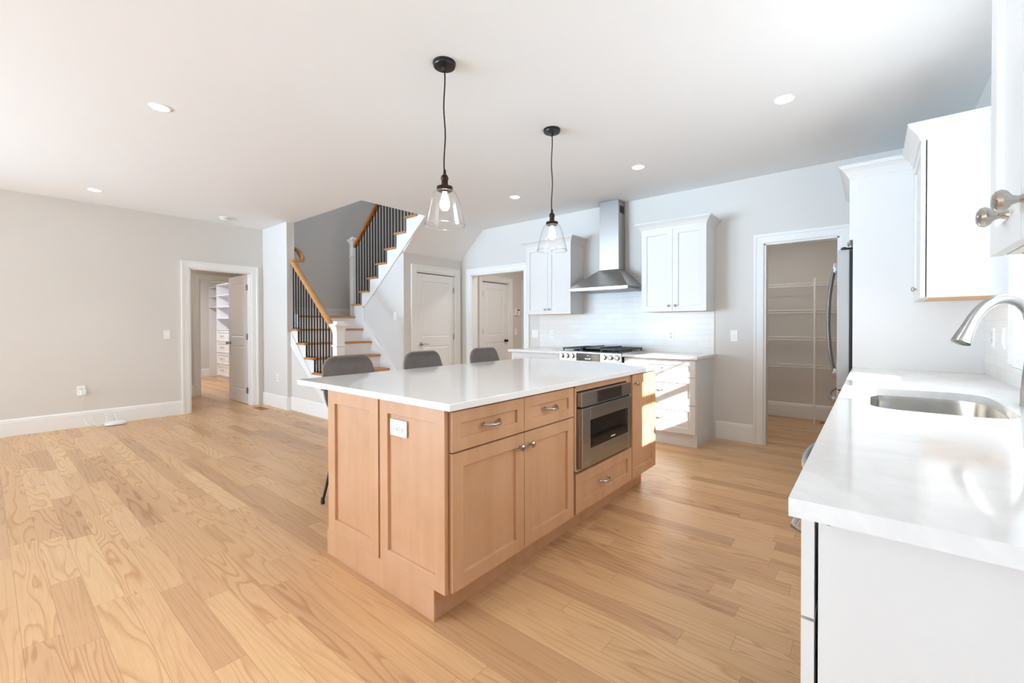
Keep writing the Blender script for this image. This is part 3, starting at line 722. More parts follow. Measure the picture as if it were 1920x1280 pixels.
# outlet on the island end
def plate(name, label, cat, c, ud, nd, kind='switch', gang=1, w=None, h=.118, horizontal=False, group=None):
    c = Vector(c); ud = Vector(ud); nd = Vector(nd); W = w or (.072 + .046 * (gang - 1))
    hh = h
    if horizontal: W, hh = .118, .072
    r = thing(name, label, cat, c, group)
    def bx(m, u0, u1, v0, v1, n0, n1, bev=0):
        a = c + ud * u0 + nd * n0; b = c + ud * u1 + nd * n1
        e = .0000
        m.box(a.x, b.x, a.y, b.y, c.z + v0, c.z + v1, bev)
    m = MB(); bx(m, -W / 2, W / 2, -hh / 2, hh / 2, 0, .006, .0015); m.build('cover_plate', 'plastic', r)
    if kind == 'outlet':
        for s in (-1, 1):
            m = MB(); cu, cv = (s * .0195, 0) if horizontal else (0, s * .0195)
            cc = c + ud * cu + Vector((0, 0, cv))
            m.lathe(cc, [(.0165, .004), (.0165, .0085), (.015, .0092), (0, .0092)], 20, axis_of(nd)); rr = m.build('receptacle', 'ivory', r)
            m = MB()
            for a, b in (((-.006, .004), (.006, .004)) if not horizontal else ((-.004, .006), (-.004, -.006))): bx(m, cu + a - .001, cu + a + .001, cv + b - .0035, cv + b + .0035, .0085, .0096)
            q = (0, -.008) if not horizontal else (.008, 0); bx(m, cu + q[0] - .002, cu + q[0] + .002, cv + q[1] - .002, cv + q[1] + .002, .0085, .0096)
            m.build('slot', 'black', rr)
    elif kind == 'switch':
        for g in range(gang):
            u = (g - (gang - 1) / 2) * .046
            m = MB(); bx(m, u - .005, u + .005, -.012, .012, .004, .0075, .0005); bx(m, u - .0035, u + .0035, .0, .012, .006, .016, .001); m.build('toggle', 'plastic', r)
    else:
        for g in range(gang):
            u = (g - (gang - 1) / 2) * .046
            m = MB(); bx(m, u - .0165, u + .0165, -.033, .033, .004, .009, .001); m.build('rocker', 'plastic', r)
    return r
plate('wall_outlet', 'white double outlet set sideways in the island end panel', 'outlet', (-1.6195, 1.1745, .765), (1, 0, 0), (0, -1, 0), 'outlet', horizontal=True)

# ================================================================== STOOLS
def make_stool(loc):
    r = thing('bar_stool', 'x', 'bar stool', loc)
    bx, by, bz = loc
    # moulded shell: cross-sections from the back top, down and forward to the seat front
    sec = [(-.235, 1.000, .120, .0), (-.245, .985, .165, .0), (-.250, .955, .190, .004), (-.248, .90, .205, .012), (-.242, .82, .212, .028), (-.232, .74, .216, .045), (-.21, .675, .218, .060),
           (-.16, .625, .218, .060), (-.08, .605, .216, .045), (.02, .605, .212, .030), (.12, .615, .205, .018), (.19, .622, .188, .006), (.215, .618, .160, .0)]
    nu = 14
    def shell(off):
        rows = []
        for i, (x, z, hw, cup) in enumerate(sec):
            a = Vector((sec[max(i - 1, 0)][0], 0, sec[max(i - 1, 0)][1])); b = Vector((sec[min(i + 1, len(sec) - 1)][0], 0, sec[min(i + 1, len(sec) - 1)][1]))
            t = (b - a).normalized(); n = Vector((-t.z, 0, t.x))       # points to the sitter
            if n.x < 0 and n.z < 0: n = -n
            row = []
            for j in range(nu + 1):
                s_ = j / nu * 2 - 1; y = s_ * hw; c_ = cup * (abs(s_) ** 2.6)
                p = Vector((x, y, z)) + n * (c_ - off)
                row.append(p + Vector((bx, by, bz)))
            rows.append(row)
        return rows
    m = MB(); A = shell(0); B = shell(.026)
    VA = [[m.bm.verts.new(p) for p in row] for row in A]; VB = [[m.bm.verts.new(p) for p in row] for row in B]
    for i in range(len(A) - 1):
        for j in range(nu):
            m._q([VA[i][j], VA[i][j + 1], VA[i + 1][j + 1], VA[i + 1][j]], True); m._q([VB[i][j + 1], VB[i][j], VB[i + 1][j], VB[i + 1][j + 1]], True)
        m._q([VA[i][0], VA[i + 1][0], VB[i + 1][0], VB[i][0]], True); m._q([VA[i][nu], VB[i][nu], VB[i + 1][nu], VA[i + 1][nu]], True)
    for j in range(nu):
        m._q([VA[0][j], VB[0][j], VB[0][j + 1], VA[0][j + 1]], True); m._q([VA[-1][j], VA[-1][j + 1], VB[-1][j + 1], VB[-1][j]], True)
    o = m.build('shell', 'leather', r); sub = o.modifiers.new('s', 'SUBSURF'); sub.levels = 1; sub.render_levels = 2
    m = MB(); m.box(bx - .14, bx + .13, by - .14, by + .14, bz + .560, bz + .578, .004); m.build('seat_plate', 'darkmetal', r)
    P = {}
    for sx in (-1, 1):
        for sy in (-1, 1):
            m = MB(); top = Vector((bx + sx * .12, by + sy * .13, .572)); bot = Vector((bx + (-.225 if sx < 0 else .215), by + sy * .215, .014))
            m.tube([top, top.lerp(bot, .5), bot], [.014, .012, .009], 12); m.tube([bot + Vector((0, 0, .03)), bot + Vector((0, 0, .003)), bot - Vector((0, 0, .014))], [.010, .014, .014], 12)
            m.build('leg', 'darkmetal', r); P[(sx, sy)] = top.lerp(bot, .62)
    m = MB()
    for a, b in (((-1, -1), (1, -1)), ((1, -1), (1, 1)), ((1, 1), (-1, 1)), ((-1, 1), (-1, -1))): m.tube([P[a], P[b]], .008, 8)
    m.build('foot_ring', 'darkmetal', r)
    return r
s0 = make_stool((-2.685, 1.695, 0)); s0['label'] = 'grey suede bar stool nearest the front corner of the island'; s0['group'] = 'bar stools along the island'
s1 = copy_tree(s0, None, (-2.685, 2.375, 0)); s1['label'] = 'grey suede bar stool in the middle of the row, in front of the closet door'
s2 = copy_tree(s0, None, (-2.685, 3.135, 0)); s2['label'] = 'grey suede bar stool furthest along the island, in front of the hall opening'

# ================================================================== RANGE WALL
def shk(name, parent, O, ud, nd, w, h, mat='cab', fr=.057, t=.02):
    m = MB(); m.shaker(O, ud, nd, w, h, t, fr); return m.build(name, mat, parent)
def upper(label, x0, x1):
    r = thing('wall_cabinet', label, 'cabinet', ((x0 + x1) / 2, YR - .16, 1.374))
    yf = YR - .31
    m = MB(); m.box(x0, x1, yf, YR - .001, 1.376, 2.272); m.build('body', 'cab', r)
    m = MB(); m.box(x0 + .018, x1 - .018, yf + .02, YR - .01, 1.3735, 1.3765); m.build('underside', 'birch', r)
    mid = (x0 + x1) / 2
    for a, b, kx in ((x0, mid - .0015, mid - .035), (mid + .0015, x1, mid + .035)):
        d = shk('door', r, (a, yf, 1.374), (1, 0, 0), (0, -1, 0), b - a, .894); knob((kx, yf - .02, 1.435), (0, -1), d, .9)
    m = MB(); crown(m, x0, x1, yf - .02, YR - .001, 2.268, .062, .088, ('-x', '+x', '-y')); m.build('crown_moulding', 'cab', r)
    return r
upper('white two-door wall cabinet left of the range hood', -3.655, -2.950)
upper('white two-door wall cabinet right of the range hood', -2.014, -1.322)

def base_range(label, x0, x1, fronts):
    r = thing('base_cabinet', label, 'cabinet', ((x0 + x1) / 2, 4.76, 0))
    m = MB(); m.box(x0, x1, 4.47, YR - .001, .13, .883); m.box(x0 + .002, x1 - .002, 4.52, YR - .001, 0, .13); m.build('body', 'cab', r)
    m = MB(); m.box(x0 + .002, x1 - .002, 4.505, 4.52, 0, .128); m.build('toe_kick', 'cab', r)
    for kind, a, b, z0, z1, kp in fronts:
        d = shk(kind, r, (a, 4.47, z0), (1, 0, 0), (0, -1, 0), b - a, z1 - z0)
        if kind == 'drawer': pull(((a + b) / 2, 4.45, (z0 + z1) / 2), (1, 0, 0), (0, -1, 0), d)
        else: knob((kp, 4.45, z1 - .06), (0, -1), d, .9)
base_range('white base cabinet with three stacked drawers right of the range', -2.092, -1.338,
           [('drawer', -2.088, -1.342, .705, .872, 0), ('drawer', -2.088, -1.342, .428, .699, 0), ('drawer', -2.088, -1.342, .138, .422, 0)])
base_range('white base cabinet left of the range behind the island', -3.680, -2.905,
           [('drawer', -3.676, -2.909, .705, .872, 0), ('door', -3.676, -3.294, .138, .699, -3.33), ('door', -3.291, -2.909, .138, .699, -3.25)])
m = MB(); m.box(-2.096, -1.312, 4.41, YR - .001, .884, .914, .003); tag(m.build('countertop', 'quartz_vein'), 'short white countertop right of the range', 'countertop')
m = MB(); m.box(-3.705, -2.900, 4.41, YR - .001, .884, .914, .003); tag(m.build('countertop', 'quartz_vein'), 'short white countertop left of the range', 'countertop')
m = MB(); m.box(-3.66, -1.327, YR - .012, YR, .914, 1.374); m.box(-2.948, -2.016, YR - .012, YR, 1.374, 1.80)
struct('trim_9', m, 'tile', 'glossy white subway tile backsplash behind the range')

# range
rg = thing('gas_range', 'stainless steel gas range with black grates and six front knobs', 'range', (-2.498, 4.7, 0))
rx0, rx1 = -2.896, -2.100
m = MB(); m.box(rx0 + .004, rx1 - .004, 4.44, YR - .02, .05, .905); m.box(rx0 + .03, rx1 - .03, 4.50, YR - .03, 0, .05); m.build('body', 'steel', rg)
m = MB(); m.box(rx0, rx1, 4.42, YR - .02, .903, .925, .004); m.build('cooktop', 'steel', rg)
m = MB(); m.prism([(4.405, .800), (4.44, .800), (4.44, .926), (4.425, .926), (4.405, .915)], 'x', rx0, rx1); m.build('control_panel', 'steel', rg)
m = MB(); m.box(-2.665, -2.355, 4.4015, 4.4048, .815, .905, .001); m.build('display', 'blackglass', rg)
m = MB()
for a, b in ((0, .012), (.018, .022), (.026, .030), (.034, .040), (.046, .050), (.054, .064)): m.box(-2.545 + a, -2.545 + b, 4.4012, 4.4016, .838, .848 if b - a > .008 else .844)
m.build('display_symbols', 'digits', rg)
m = MB(); m.box(-2.520, -2.497, 4.4012, 4.4016, .875, .884); m.build('display_clock', 'bluedigits', rg)
for x in (-2.855, -2.785, -2.712, -2.302, -2.226, -2.150):
    m = MB(); m.lathe((x, 4.405, .868), [(.031, 0), (.031, .004), (.026, .006), (.025, .030), (.022, .035), (0, .036)], 24, '-y'); k_ = m.build('knob', steel('range_knob_steel_%d' % int(-x * 1000), rgb(206, 203, 198), .2, 'z', 0), rg)
    m = MB(); m.box(x - .002, x + .002, 4.3685, 4.3695, .868, .890); m.build('knob_pointer', 'black', k_)
m = MB(); m.box(rx0 + .01, rx1 - .01, 4.415, 4.44, .22, .79, .004); od = m.build('oven_door', 'steel', rg)
m = MB(); m.box(rx0 + .12, rx1 - .12, 4.412, 4.416, .34, .64, .001); m.build('window', 'blackglass', od)
m = MB(); m.tube([(rx0 + .06, 4.37, .74), (rx1 - .06, 4.37, .74)], .012, 12)
for x in (rx0 + .08, rx1 - .08): m.tube([(x, 4.37, .74), (x, 4.416, .74)], .008, 8)
m.build('handle', 'steel', od)
m = MB(); m.box(rx0 + .01, rx1 - .01, 4.418, 4.44, .06, .21, .004); m.build('drawer', 'steel', rg)
for i in range(3):
    a = rx0 + .02 + i * .2540; b = a + .246; m = MB(); z0, z1 = .944, .962
    if i == 1:
        m.box(a, b, 4.50, 4.97, z0 + .004, z1 + .004, .004)     # griddle plate in the middle
        m.box(a, a + .012, 4.46, 5.0, .926, z1 + .012, .003); m.box(b - .012, b, 4.46, 5.0, .926, z1 + .012, .003)
        m.build('griddle', 'black', rg); continue
    for yy in (4.455, 4.72, 5.005): m.box(a, b, yy - .006, yy + .006, z0, z1, .002)
    for j in range(6): x = a + (b - a) * j / 5; m.box(x - .005, x + .005, 4.455, 5.005, z0, z1, .002)
    for yy in [4.50 + .057 * j for j in range(9)]: m.box(a, a + .05, yy - .004, yy + .004, z0, z1); m.box(b - .05, b, yy - .004, yy + .004, z0, z1)
    for x in (a + .006, b - .006):
        for yy in (4.46, 4.72, 5.0): m.box(x - .006, x + .006, yy - .006, yy + .006, .925, z0)
    m.build('grate', 'black', rg)
for x, y, r_ in ((-2.755, 4.58, .045), (-2.755, 4.87, .036), (-2.25, 4.58, .045), (-2.25, 4.87, .036)):
    m = MB(); m.lathe((x, y, .925), [(r_, 0), (r_, .008), (r_ * .8, .012), (r_ * .8, .016), (0, .017)], 24); m.build('burner', 'black', rg)

# hood
hd = thing('range_hood', 'stainless steel chimney range hood mounted above the range', 'range hood', (-2.49, 4.9, 1.64))
m = MB(); hx0, hx1, hy = -2.872, -2.104, 4.57; cx0, cx1, cy_ = -2.620, -2.365, 4.885
def fr(m, a, b, close=True):
    A = [m.bm.verts.new(p) for p in a]; B = [m.bm.verts.new(p) for p in b]
    for k in range(4): m._q([A[k], A[(k + 1) % 4], B[(k + 1) % 4], B[k]])
    return A, B
yb = YR - .002; zt = 1.905
R4 = lambda x0, x1, y0, y1, z: [(x0, y0, z), (x1, y0, z), (x1, y1, z), (x0, y1, z)]
A, B = fr(m, R4(hx0, hx1, hy, yb, 1.672), R4(cx0 - .004, cx1 + .004, cy_ - .004, yb, zt)); m._q(B); m._q(A)
m.build('canopy', 'steel', hd)
m = MB(); m.box(hx0, hx1, hy, yb, 1.640, 1.672, .002); m.build('rim', 'steel', hd)
m = MB(); m.box(hx0 + .03, hx1 - .03, hy + .03, yb - .02, 1.636, 1.641); m.build('filter', steel('filter_steel', rgb(150, 148, 145), .4, 'y', .3), hd)
m = MB(); m.box(cx0, cx1, cy_, yb, zt - .01, 2.42, .001); m.build('lower_duct', 'steel_v', hd)
m = MB(); m.box(cx0 + .003, cx1 - .003, cy_ + .003, yb, 2.42, H - .001, .001); ud_ = m.build('upper_duct', 'steel_v', hd)
m = MB(); m.box(cx1 - .003, cx1 - .001, 4.925, 5.035, 2.59, 2.68)
for i in range(6): m.box(cx1 - .002, cx1 + .001, 4.925, 5.035, 2.596 + i * .014, 2.600 + i * .014)
m.build('vent_slot', 'black', ud_)
m = MB()
for i in range(6): m.lathe((-2.37 + i * .035 - .12, hy, 1.657), [(.006, 0), (.006, .003), (0, .004)], 12, '-y')
m.build('button', 'nickel', hd)

# outlets and switches on the walls
plate('wall_outlet', 'white double outlet on the tile backsplash right of the range', 'outlet', (-1.797, YR - .012, 1.104), (1, 0, 0), (0, -1, 0), 'outlet')
plate('wall_outlet', 'white outlet on the tile backsplash at the left end of the counter', 'outlet', (-3.442, YR - .012, 1.106), (1, 0, 0), (0, -1, 0), 'outlet')
plate('light_switch', 'white two-toggle switch between the cased opening and the tile', 'switch', (-3.748, YR, 1.108), (1, 0, 0), (0, -1, 0), 'switch', gang=2)
plate('light_switch', 'white single switch on the wall between drawers and pantry', 'switch', (-1.132, YR, 1.110), (1, 0, 0), (0, -1, 0), 'switch')
plate('light_switch', 'white double rocker switch on the wall beneath the stairs', 'switch', (-5.489, 3.92, 1.366), (1, 0, 0), (0, -1, 0), 'rocker', gang=1, w=.075, h=.125)
plate('light_switch', 'white single switch on the left wall before the doorway', 'switch', (XL, 1.606, 1.112), (0, -1, 0), (1, 0, 0), 'switch')
plate('wall_outlet', 'white outlet low on the short grey wall by the stairs', 'outlet', (-6.907, 2.83, .447), (1, 0, 0), (0, -1, 0), 'outlet')
plate('light_switch', 'small switch in the shaded hall below the alarm keypad', 'switch', (-5.45, 6.722, 1.112), (0, 1, 0), (1, 0, 0), 'switch')
kp = thing('alarm_keypad', 'white alarm keypad on the shaded hall wall', 'keypad', (-5.45, 6.74, 1.49))
m = MB(); m.box(-5.45, -5.42, 6.665, 6.825, 1.43, 1.56, .004); m.build('housing', 'plastic', kp)
m = MB(); m.box(-5.4205, -5.419, 6.735, 6.815, 1.525, 1.548); m.build('screen', 'black', kp)
m = MB(); m.box(-5.4205, -5.419, 6.735, 6.755, 1.445, 1.515); m.build('key_strip', 'steel', kp)

# low outlet with the plug, cable and router on the left wall
plate('wall_outlet', 'white outlet low on the left wall with a plug adapter in it', 'outlet', (XL, .762, .444), (0, -1, 0), (1, 0, 0), 'outlet')
ad = thing('power_adapter', 'small white power adapter plugged into the outlet low on the left wall', 'adapter', (XL + .012, .775, .42))
m = MB(); m.box(XL + .0095, XL + .062, .752, .802, .395, .452, .006); m.build('adapter_body', 'plastic', ad)
m = MB(); m.tube([(XL + .035, .785, .398), (XL + .035, .785, .380)], .005, 10); m.build('cable_collar', 'ivory', ad)
X = XL + .055
def spline(P, n=8):
    P = [Vector(p) for p in P]; out = []
    for i in range(len(P) - 1):
        p0 = P[max(i - 1, 0)]; p1 = P[i]; p2 = P[i + 1]; p3 = P[min(i + 2, len(P) - 1)]
        for k in range(n):
            t = k / n
            out.append(.5 * ((2 * p1) + (-p0 + p2) * t + (2 * p0 - 5 * p1 + 4 * p2 - p3) * t * t + (-p0 + 3 * p1 - 3 * p2 + p3) * t ** 3))
    out.append(P[-1]); return out
m = MB()
m.tube(spline([(XL + .035, .785, .382), (X - .015, .775, .31), (X, .762, .22), (X + .02, .770, .12), (X + .05, .795, .05), (X + .08, .84, .008), (X + .075, .91, .010), (X + .03, .97, .045), (XL + .04, .985, .09), (XL + .03, .955, .135), (XL + .03, .90, .14), (XL + .035, .855, .10), (X + .02, .86, .04), (X + .08, .90, .004), (X + .10, .97, .004), (X + .07, .99, .01)], 6), .0028, 8)
m.tube(spline([(XL + .10, .990, .03), (XL + .04, .98, .09), (XL + .03, 1.0, .155), (XL + .03, 1.03, .165), (XL + .035, 1.055, .12), (XL + .08, 1.075, .045), (XL + .10, 1.075, .035)], 6), .0028, 8)
tag(m.build('power_cable', 'ivory'), 'thin white cable looping from the wall adapter down to the floor box', 'cable')
rt = thing('network_router', 'flat white network box on the floor against the left baseboard', 'router', (XL + .14, 1.04, 0))
m = MB()
pts = []
for i in range(32):
    a = 2 * PI * i / 32; c_, s_ = math.cos(a), math.sin(a)
    pts.append((XL + .135 + .075 * math.copysign(abs(c_) ** .55, c_), 1.055 + .105 * math.copysign(abs(s_) ** .55, s_)))
for z0, z1, k in ((.006, .022, 1.0), (.022, .034, .93)):
    m.prism([((x - XL - .135) * k + XL + .135, (y - 1.055) * k + 1.055) for x, y in pts], 'z', z0, z1)
m.build('housing', 'plastic', rt)
m = MB(); m.prism([((x - XL - .135) * .97 + XL + .135, (y - 1.055) * .97 + 1.055) for x, y in pts], 'z', 0, .006); m.build('foot', 'black', rt)

def floor_vent(label, x0, x1, y0, y1, horiz=True):
    r = thing('floor_vent', label, 'vent', ((x0 + x1) / 2, (y0 + y1) / 2, 0))
    m = MB(); f = .012
    m.box(x0, x1, y0, y0 + f, 0, .004); m.box(x0, x1, y1 - f, y1, 0, .004); m.box(x0, x0 + f, y0, y1, 0, .004); m.box(x1 - f, x1, y0, y1, 0, .004); m.build('frame', 'cream', r)
    m = MB(); n = 10
    for i in range(1, n): x = x0 + (x1 - x0) * i / n; m.box(x - .006, x + .006, y0 + f, y1 - f, 0, .0035)
    m.build('slats', 'cream', r)
    m = MB(); m.box(x0 + f, x1 - f, y0 + f, y1 - f, 0, .001); m.build('opening', 'black', r)
floor_vent('slatted wooden floor vent in front of the left doorway corner', -7.17, -6.87, 2.57, 2.69)
floor_vent('small floor vent beside the wire shelf pole in the pantry', -.50, -.20, 6.62, 6.72)

# ================================================================== PANTRY SHELVES
ps = thing('wire_shelving', 'white wire shelving with a floor pole inside the pantry', 'shelving', (-.55, 6.7, 0))
for z in (1.74, 1.41, 1.07, .73):
    m = MB(); n = 0
    for yy, zz, r_ in ((6.50, z, .0055), (6.50, z - .034, .0050), (6.85, z, .003), (6.68, z - .004, .003)): m.tube([(-1.45, yy, zz), (.55, yy, zz)], r_, 6)
    m.build('shelf_rail', 'wire', ps)
    m = MB(); x = -1.44
    while x < .54:
        m.tube([(x, 6.85, z + .003), (x, 6.505, z + .003), (x, 6.497, z - .034)], .0022, 4, False); x += .0254
    m.build('shelf_wires', 'wire', ps)
m = MB(); m.box(-.560, -.540, 6.478, 6.498, 0, 1.80, .003); m.build('pole', 'wire', ps)
for z in (1.74, 1.41, 1.07, .73):
    m = MB(); m.box(-.562, -.538, 6.476, 6.508, z - .035, z + .006, .002); m.build('bracket', 'wire', ps)

# ================================================================== REFRIGERATOR
rf = thing('refrigerator', 'stainless steel refrigerator with bowed handles behind the tall white panel', 'refrigerator', (.15, 4.49, 0))
m = MB(); m.box(-.115, .50, 4.035, 4.945, .03, 1.765); m.box(-.08, .48, 4.06, 4.92, 0, .03); m.build('body', paint('refrigerator_side_grey', rgb(60, 60, 64), .5), rf)
for a, b, hy_ in ((4.030, 4.487, 4.440), (4.491, 4.948, 4.540)):
    m = MB(); m.box(-.206, -.132, a, b, .742, 1.772, .008); d = m.build('door', paint('refrigerator_door_silver', rgb(176, 178, 178), .33) if a < 4.1 else 'steel_v', rf)
    m = MB(); P = [(-.208, hy_, .815), (-.240, hy_, .83), (-.262, hy_, .92), (-.280, hy_, 1.08), (-.286, hy_, 1.26), (-.280, hy_, 1.44), (-.262, hy_, 1.60), (-.240, hy_, 1.695), (-.208, hy_, 1.71)]
    m.tube(spline(P, 4), .013, 12, True, (1.3, .9)); m.box(-.252, -.204, hy_ - .016, hy_ + .016, .795, .865, .004); m.box(-.252, -.204, hy_ - .016, hy_ + .016, 1.65, 1.725, .004); m.build('handle', 'faucet', d)
m = MB(); m.box(-.206, -.132, 4.030, 4.948, .05, .735, .008); d = m.build('freezer_drawer', 'steel_v', rf)
m = MB(); m.tube(spline([(-.208, 4.08, .66), (-.235, 4.10, .66), (-.262, 4.25, .66), (-.272, 4.49, .66), (-.262, 4.73, .66), (-.235, 4.88, .66), (-.208, 4.90, .66)], 5), .012, 12)
m.box(-.236, -.206, 4.066, 4.096, .640, .680, .004); m.box(-.236, -.206, 4.885, 4.915, .640, .680, .004); m.build('handle', 'faucet', d)
m = MB(); m.box(-.134, -.114, 4.034, 4.944, .06, 1.766); m.build('door_gasket', 'gasket', rf)
m = MB(); m.box(-.185, -.10, 4.034, 4.075, 1.7725, 1.787, .004); m.lathe((-.165, 4.052, 1.785), [(.012, 0), (.012, .008), (0, .01)], 12); m.build('hinge_cover', 'black', rf)

fp = thing('refrigerator_surround', 'tall white panel with a crown-topped cabinet over the refrigerator', 'cabinet', (.2, 4.5, 0))
m = MB(); m.box(-.113, XR, 4.000, 4.022, 0, 2.272); m.box(-.113, XR, 4.955, 4.975, 0, 2.272); m.build('side_panel', 'cab', fp)
m = MB(); m.box(-.111, XR, 4.022, 4.955, 1.83, 2.272); m.build('body', 'cab', fp)
for a, b, ky in ((4.004, 4.486, 4.45), (4.490, 4.972, 4.53)):
    d = shk('door', fp, (-.113, b, 1.835), (0, -1, 0), (-1, 0, 0), b - a, .437); knob((-.133, ky, 1.875), (-1, 0), d, .9)
m = MB(); crown(m, -.133, XR, 4.0, 4.98, 2.270, .06, .090, ('-x', '-y')); m.build('crown_moulding', 'cab', fp)

# ================================================================== RIGHT-HAND UPPER CABINETS
def upper_right(label, y0, y1, ndoor, kn, yc=None):
    r = thing('wall_cabinet', label, 'cabinet', (.38, (y0 + y1) / 2, 1.374)); xf = .235
    m = MB(); m.box(xf, XR - .001, y0, y1, 1.376, 2.272); m.build('body', 'cab', r)
    m = MB(); m.box(xf + .02, XR - .01, y0 + .018, y1 - .018, 1.3735, 1.3765); m.build('underside', 'birch', r)
    w_ = (y1 - y0) / ndoor
    for i in range(ndoor):
        a = y0 + w_ * i + .0015; b = y0 + w_ * (i + 1) - .0015
        d = shk('door', r, (xf - .006, b, 1.374), (0, -1, 0), (-1, 0, 0), b - a, .894); knob((xf - .026, kn[i][0], kn[i][1]), (-1, 0), d, kn[i][2])
    m = MB(); crown(m, xf - .026, XR - .001, y0, y1, 2.268, .06, .092, ('-x', '-y')); m.build('crown_moulding', 'cab', r)
upper_right('white crown-topped wall cabinet between the sink window and the refrigerator panel', 3.42, 3.998, 1, [(3.56, 1.432, 1.0)])
upper_right('white wall cabinet cropped at the upper right with two nickel knobs', .94, 1.49, 2, [(1.165, 1.438, 1.35), (1.315, 1.438, 1.35)])

# ================================================================== SINK RUN
CX0 = -.113
def loop(cx, cy, a, b, n=4.0, seg=48):
    out = []
    for i in range(seg):
        t = 2 * PI * i / seg; c_, s_ = math.cos(t), math.sin(t)
        out.append((cx + a * math.copysign(abs(c_) ** (2 / n), c_), cy + b * math.copysign(abs(s_) ** (2 / n), s_)))
    return out
SK = [(-.010, 2.20), (-.010, 2.40), (-.010, 2.62), (-.002, 2.68), (.020, 2.725), (.065, 2.745), (.14, 2.752), (.22, 2.760), (.29, 2.755), (.335, 2.735), (.365, 2.69), (.376, 2.62), (.380, 2.50), (.380, 2.35), (.380, 2.22), (.374, 2.165), (.355, 2.12), (.32, 2.092), (.27, 2.082), (.19, 2.080), (.10, 2.082), (.045, 2.092), (.010, 2.120), (-.006, 2.155)]
SK = [(p.x, p.y) for p in spline([(x, y, 0) for x, y in SK] + [(SK[0][0], SK[0][1], 0)], 3)][:-1]
def holed(m, outer, inner, z0, z1):
    vs = {}
    for z in (z0, z1):
        O_ = [m.bm.verts.new((x, y, z)) for x, y in outer]; I_ = [m.bm.verts.new((x, y, z)) for x, y in inner]
        es = [m.bm.edges.new((L[i], L[(i + 1) % len(L)])) for L in (O_, I_) for i in range(len(L))]
        bmesh.ops.triangle_fill(m.bm, use_beauty=True, use_dissolve=False, edges=es)
        vs[z] = (O_, I_)
    for k in (0, 1):
        A, B = vs[z0][k], vs[z1][k]
        for i in range(len(A)): m._q([A[i], A[(i + 1) % len(A)], B[(i + 1) % len(A)], B[i]], k == 1)
m = MB(); holed(m, [(CX0, .899), (XR - .001, .899), (XR - .001, 3.999), (CX0, 3.999)], SK, .882, .914)
tag(m.build('sink_countertop', 'quartz_vein'), 'long white veined quartz countertop with the sink at the right', 'countertop')
sk = thing('kitchen_sink', 'undermounted stainless steel sink beneath the window', 'sink', (.18, 2.3, .68))
m = MB(); cxm, cym = .185, 2.42
rings = []
for z, k in ((.8815, 1.06), (.8815, .99), (.868, .985), (.74, .965), (.71, .94), (.695, .88), (.690, .5), (.688, .12)):
    rings.append([m.bm.verts.new((cxm + (x - cxm) * k, cym + (y - cym) * k, z)) for x, y in SK])
for A, B in zip(rings[:-1], rings[1:]):
    for i in range(len(A)): m._q([A[i], A[(i + 1) % len(A)], B[(i + 1) % len(A)], B[i]], True)
m._q(rings[-1]); o = m.build('basin', 'steel_sink', sk); md = o.modifiers.new('t', 'SOLIDIFY'); md.thickness = .0012; md.offset = 0
m = MB(); m.lathe((cxm, cym, .6895), [(.042, 0), (.042, .003), (.030, .002), (0, .001)], 24); m.build('drain', 'nickel', sk)

FX, FY = .455, 2.48; FD = Vector((-.758, -.652, 0))
fa = thing('kitchen_faucet', 'brushed nickel gooseneck faucet with pull-down spray head', 'faucet', (FX, FY, .914))
m = MB(); m.lathe((FX, FY, .914), [(.029, 0), (.029, .006), (.0275, .012), (.027, .05), (.024, .10), (.0185, .16), (.017, .18)], 28); m.build('body', 'faucet', fa)
FP = lambda s_, z: tuple(Vector((FX, FY, z)) + FD * s_)
P = spline([FP(0, 1.08), FP(0, 1.16), FP(.002, 1.215), FP(.014, 1.262), FP(.045, 1.297), FP(.092, 1.313), FP(.142, 1.306), FP(.185, 1.281), FP(.217, 1.247), FP(.232, 1.224)], 5)
m = MB(); m.tube(P, [.0155 + .0035 * i / (len(P) - 1) for i in range(len(P))], 20); m.build('spout', 'faucet', fa)
m = MB(); m.tube([FP(.231, 1.226), FP(.237, 1.214), FP(.252, 1.187), FP(.270, 1.152), FP(.2705, 1.1508)], [.0192, .0200, .0235, .0285, .025], 24); sh = m.build('spray_head', 'faucet', fa)
m = MB(); m.tube([FP(.262, 1.205), FP(.275, 1.181)], [.007, .007], 10); m.build('spray_button', 'nickel', sh)
m = MB(); m.tube([(FX, FY + .024, .985), (FX, FY + .055, .995), (FX, FY + .095, 1.02)], [.011, .008, .006], 12); m.build('lever', 'faucet', fa)

def base_sink(label, y0, y1, fronts, panel=False):
    r = thing('base_cabinet', label, 'cabinet', (.24, (y0 + y1) / 2, 0))
    m = MB(); t_ = .018
    m.box(-.074, XR - .002, y0, y0 + t_, 0 if panel else .11, .881); m.box(-.062, XR - .002, y1 - t_, y1, .11, .881)
    m.box(XR - .02, XR - .002, y0, y1, .11, .881); m.box(-.062, XR - .002, y0, y1, .11, .128); m.box(-.065, -.062, y0 + .001, y1 - .001, .11, .16)
    m.box(-.074, -.04, y0 + t_, y0 + .032, .11, .881); m.box(-.062, -.04, y1 - .03, y1, .11, .881); m.box(-.062, -.04, y0, y1, .86, .881)
    m.build('body', 'cab', r)
    m = MB(); m.box(-.02, 0, y0 + .002, y1, 0, .11); m.build('toe_kick', 'cab', r)
    if panel:
        m = MB(); m.box(-.0565, XR - .002, y0 - .004, y0 - .0005, .0, .881); m.build('end_panel', 'cab', r)
    for kind, a, b, z0, z1, kp in fronts:
        d = shk(kind, r, (-.080, b, z0), (0, -1, 0), (-1, 0, 0), b - a, z1 - z0)
        if kind == 'drawer': pull((-.100, (a + b) / 2, (z0 + z1) / 2), (0, 1, 0), (-1, 0, 0), d)
        else: knob((-.100, kp, z1 - .06), (-1, 0), d)
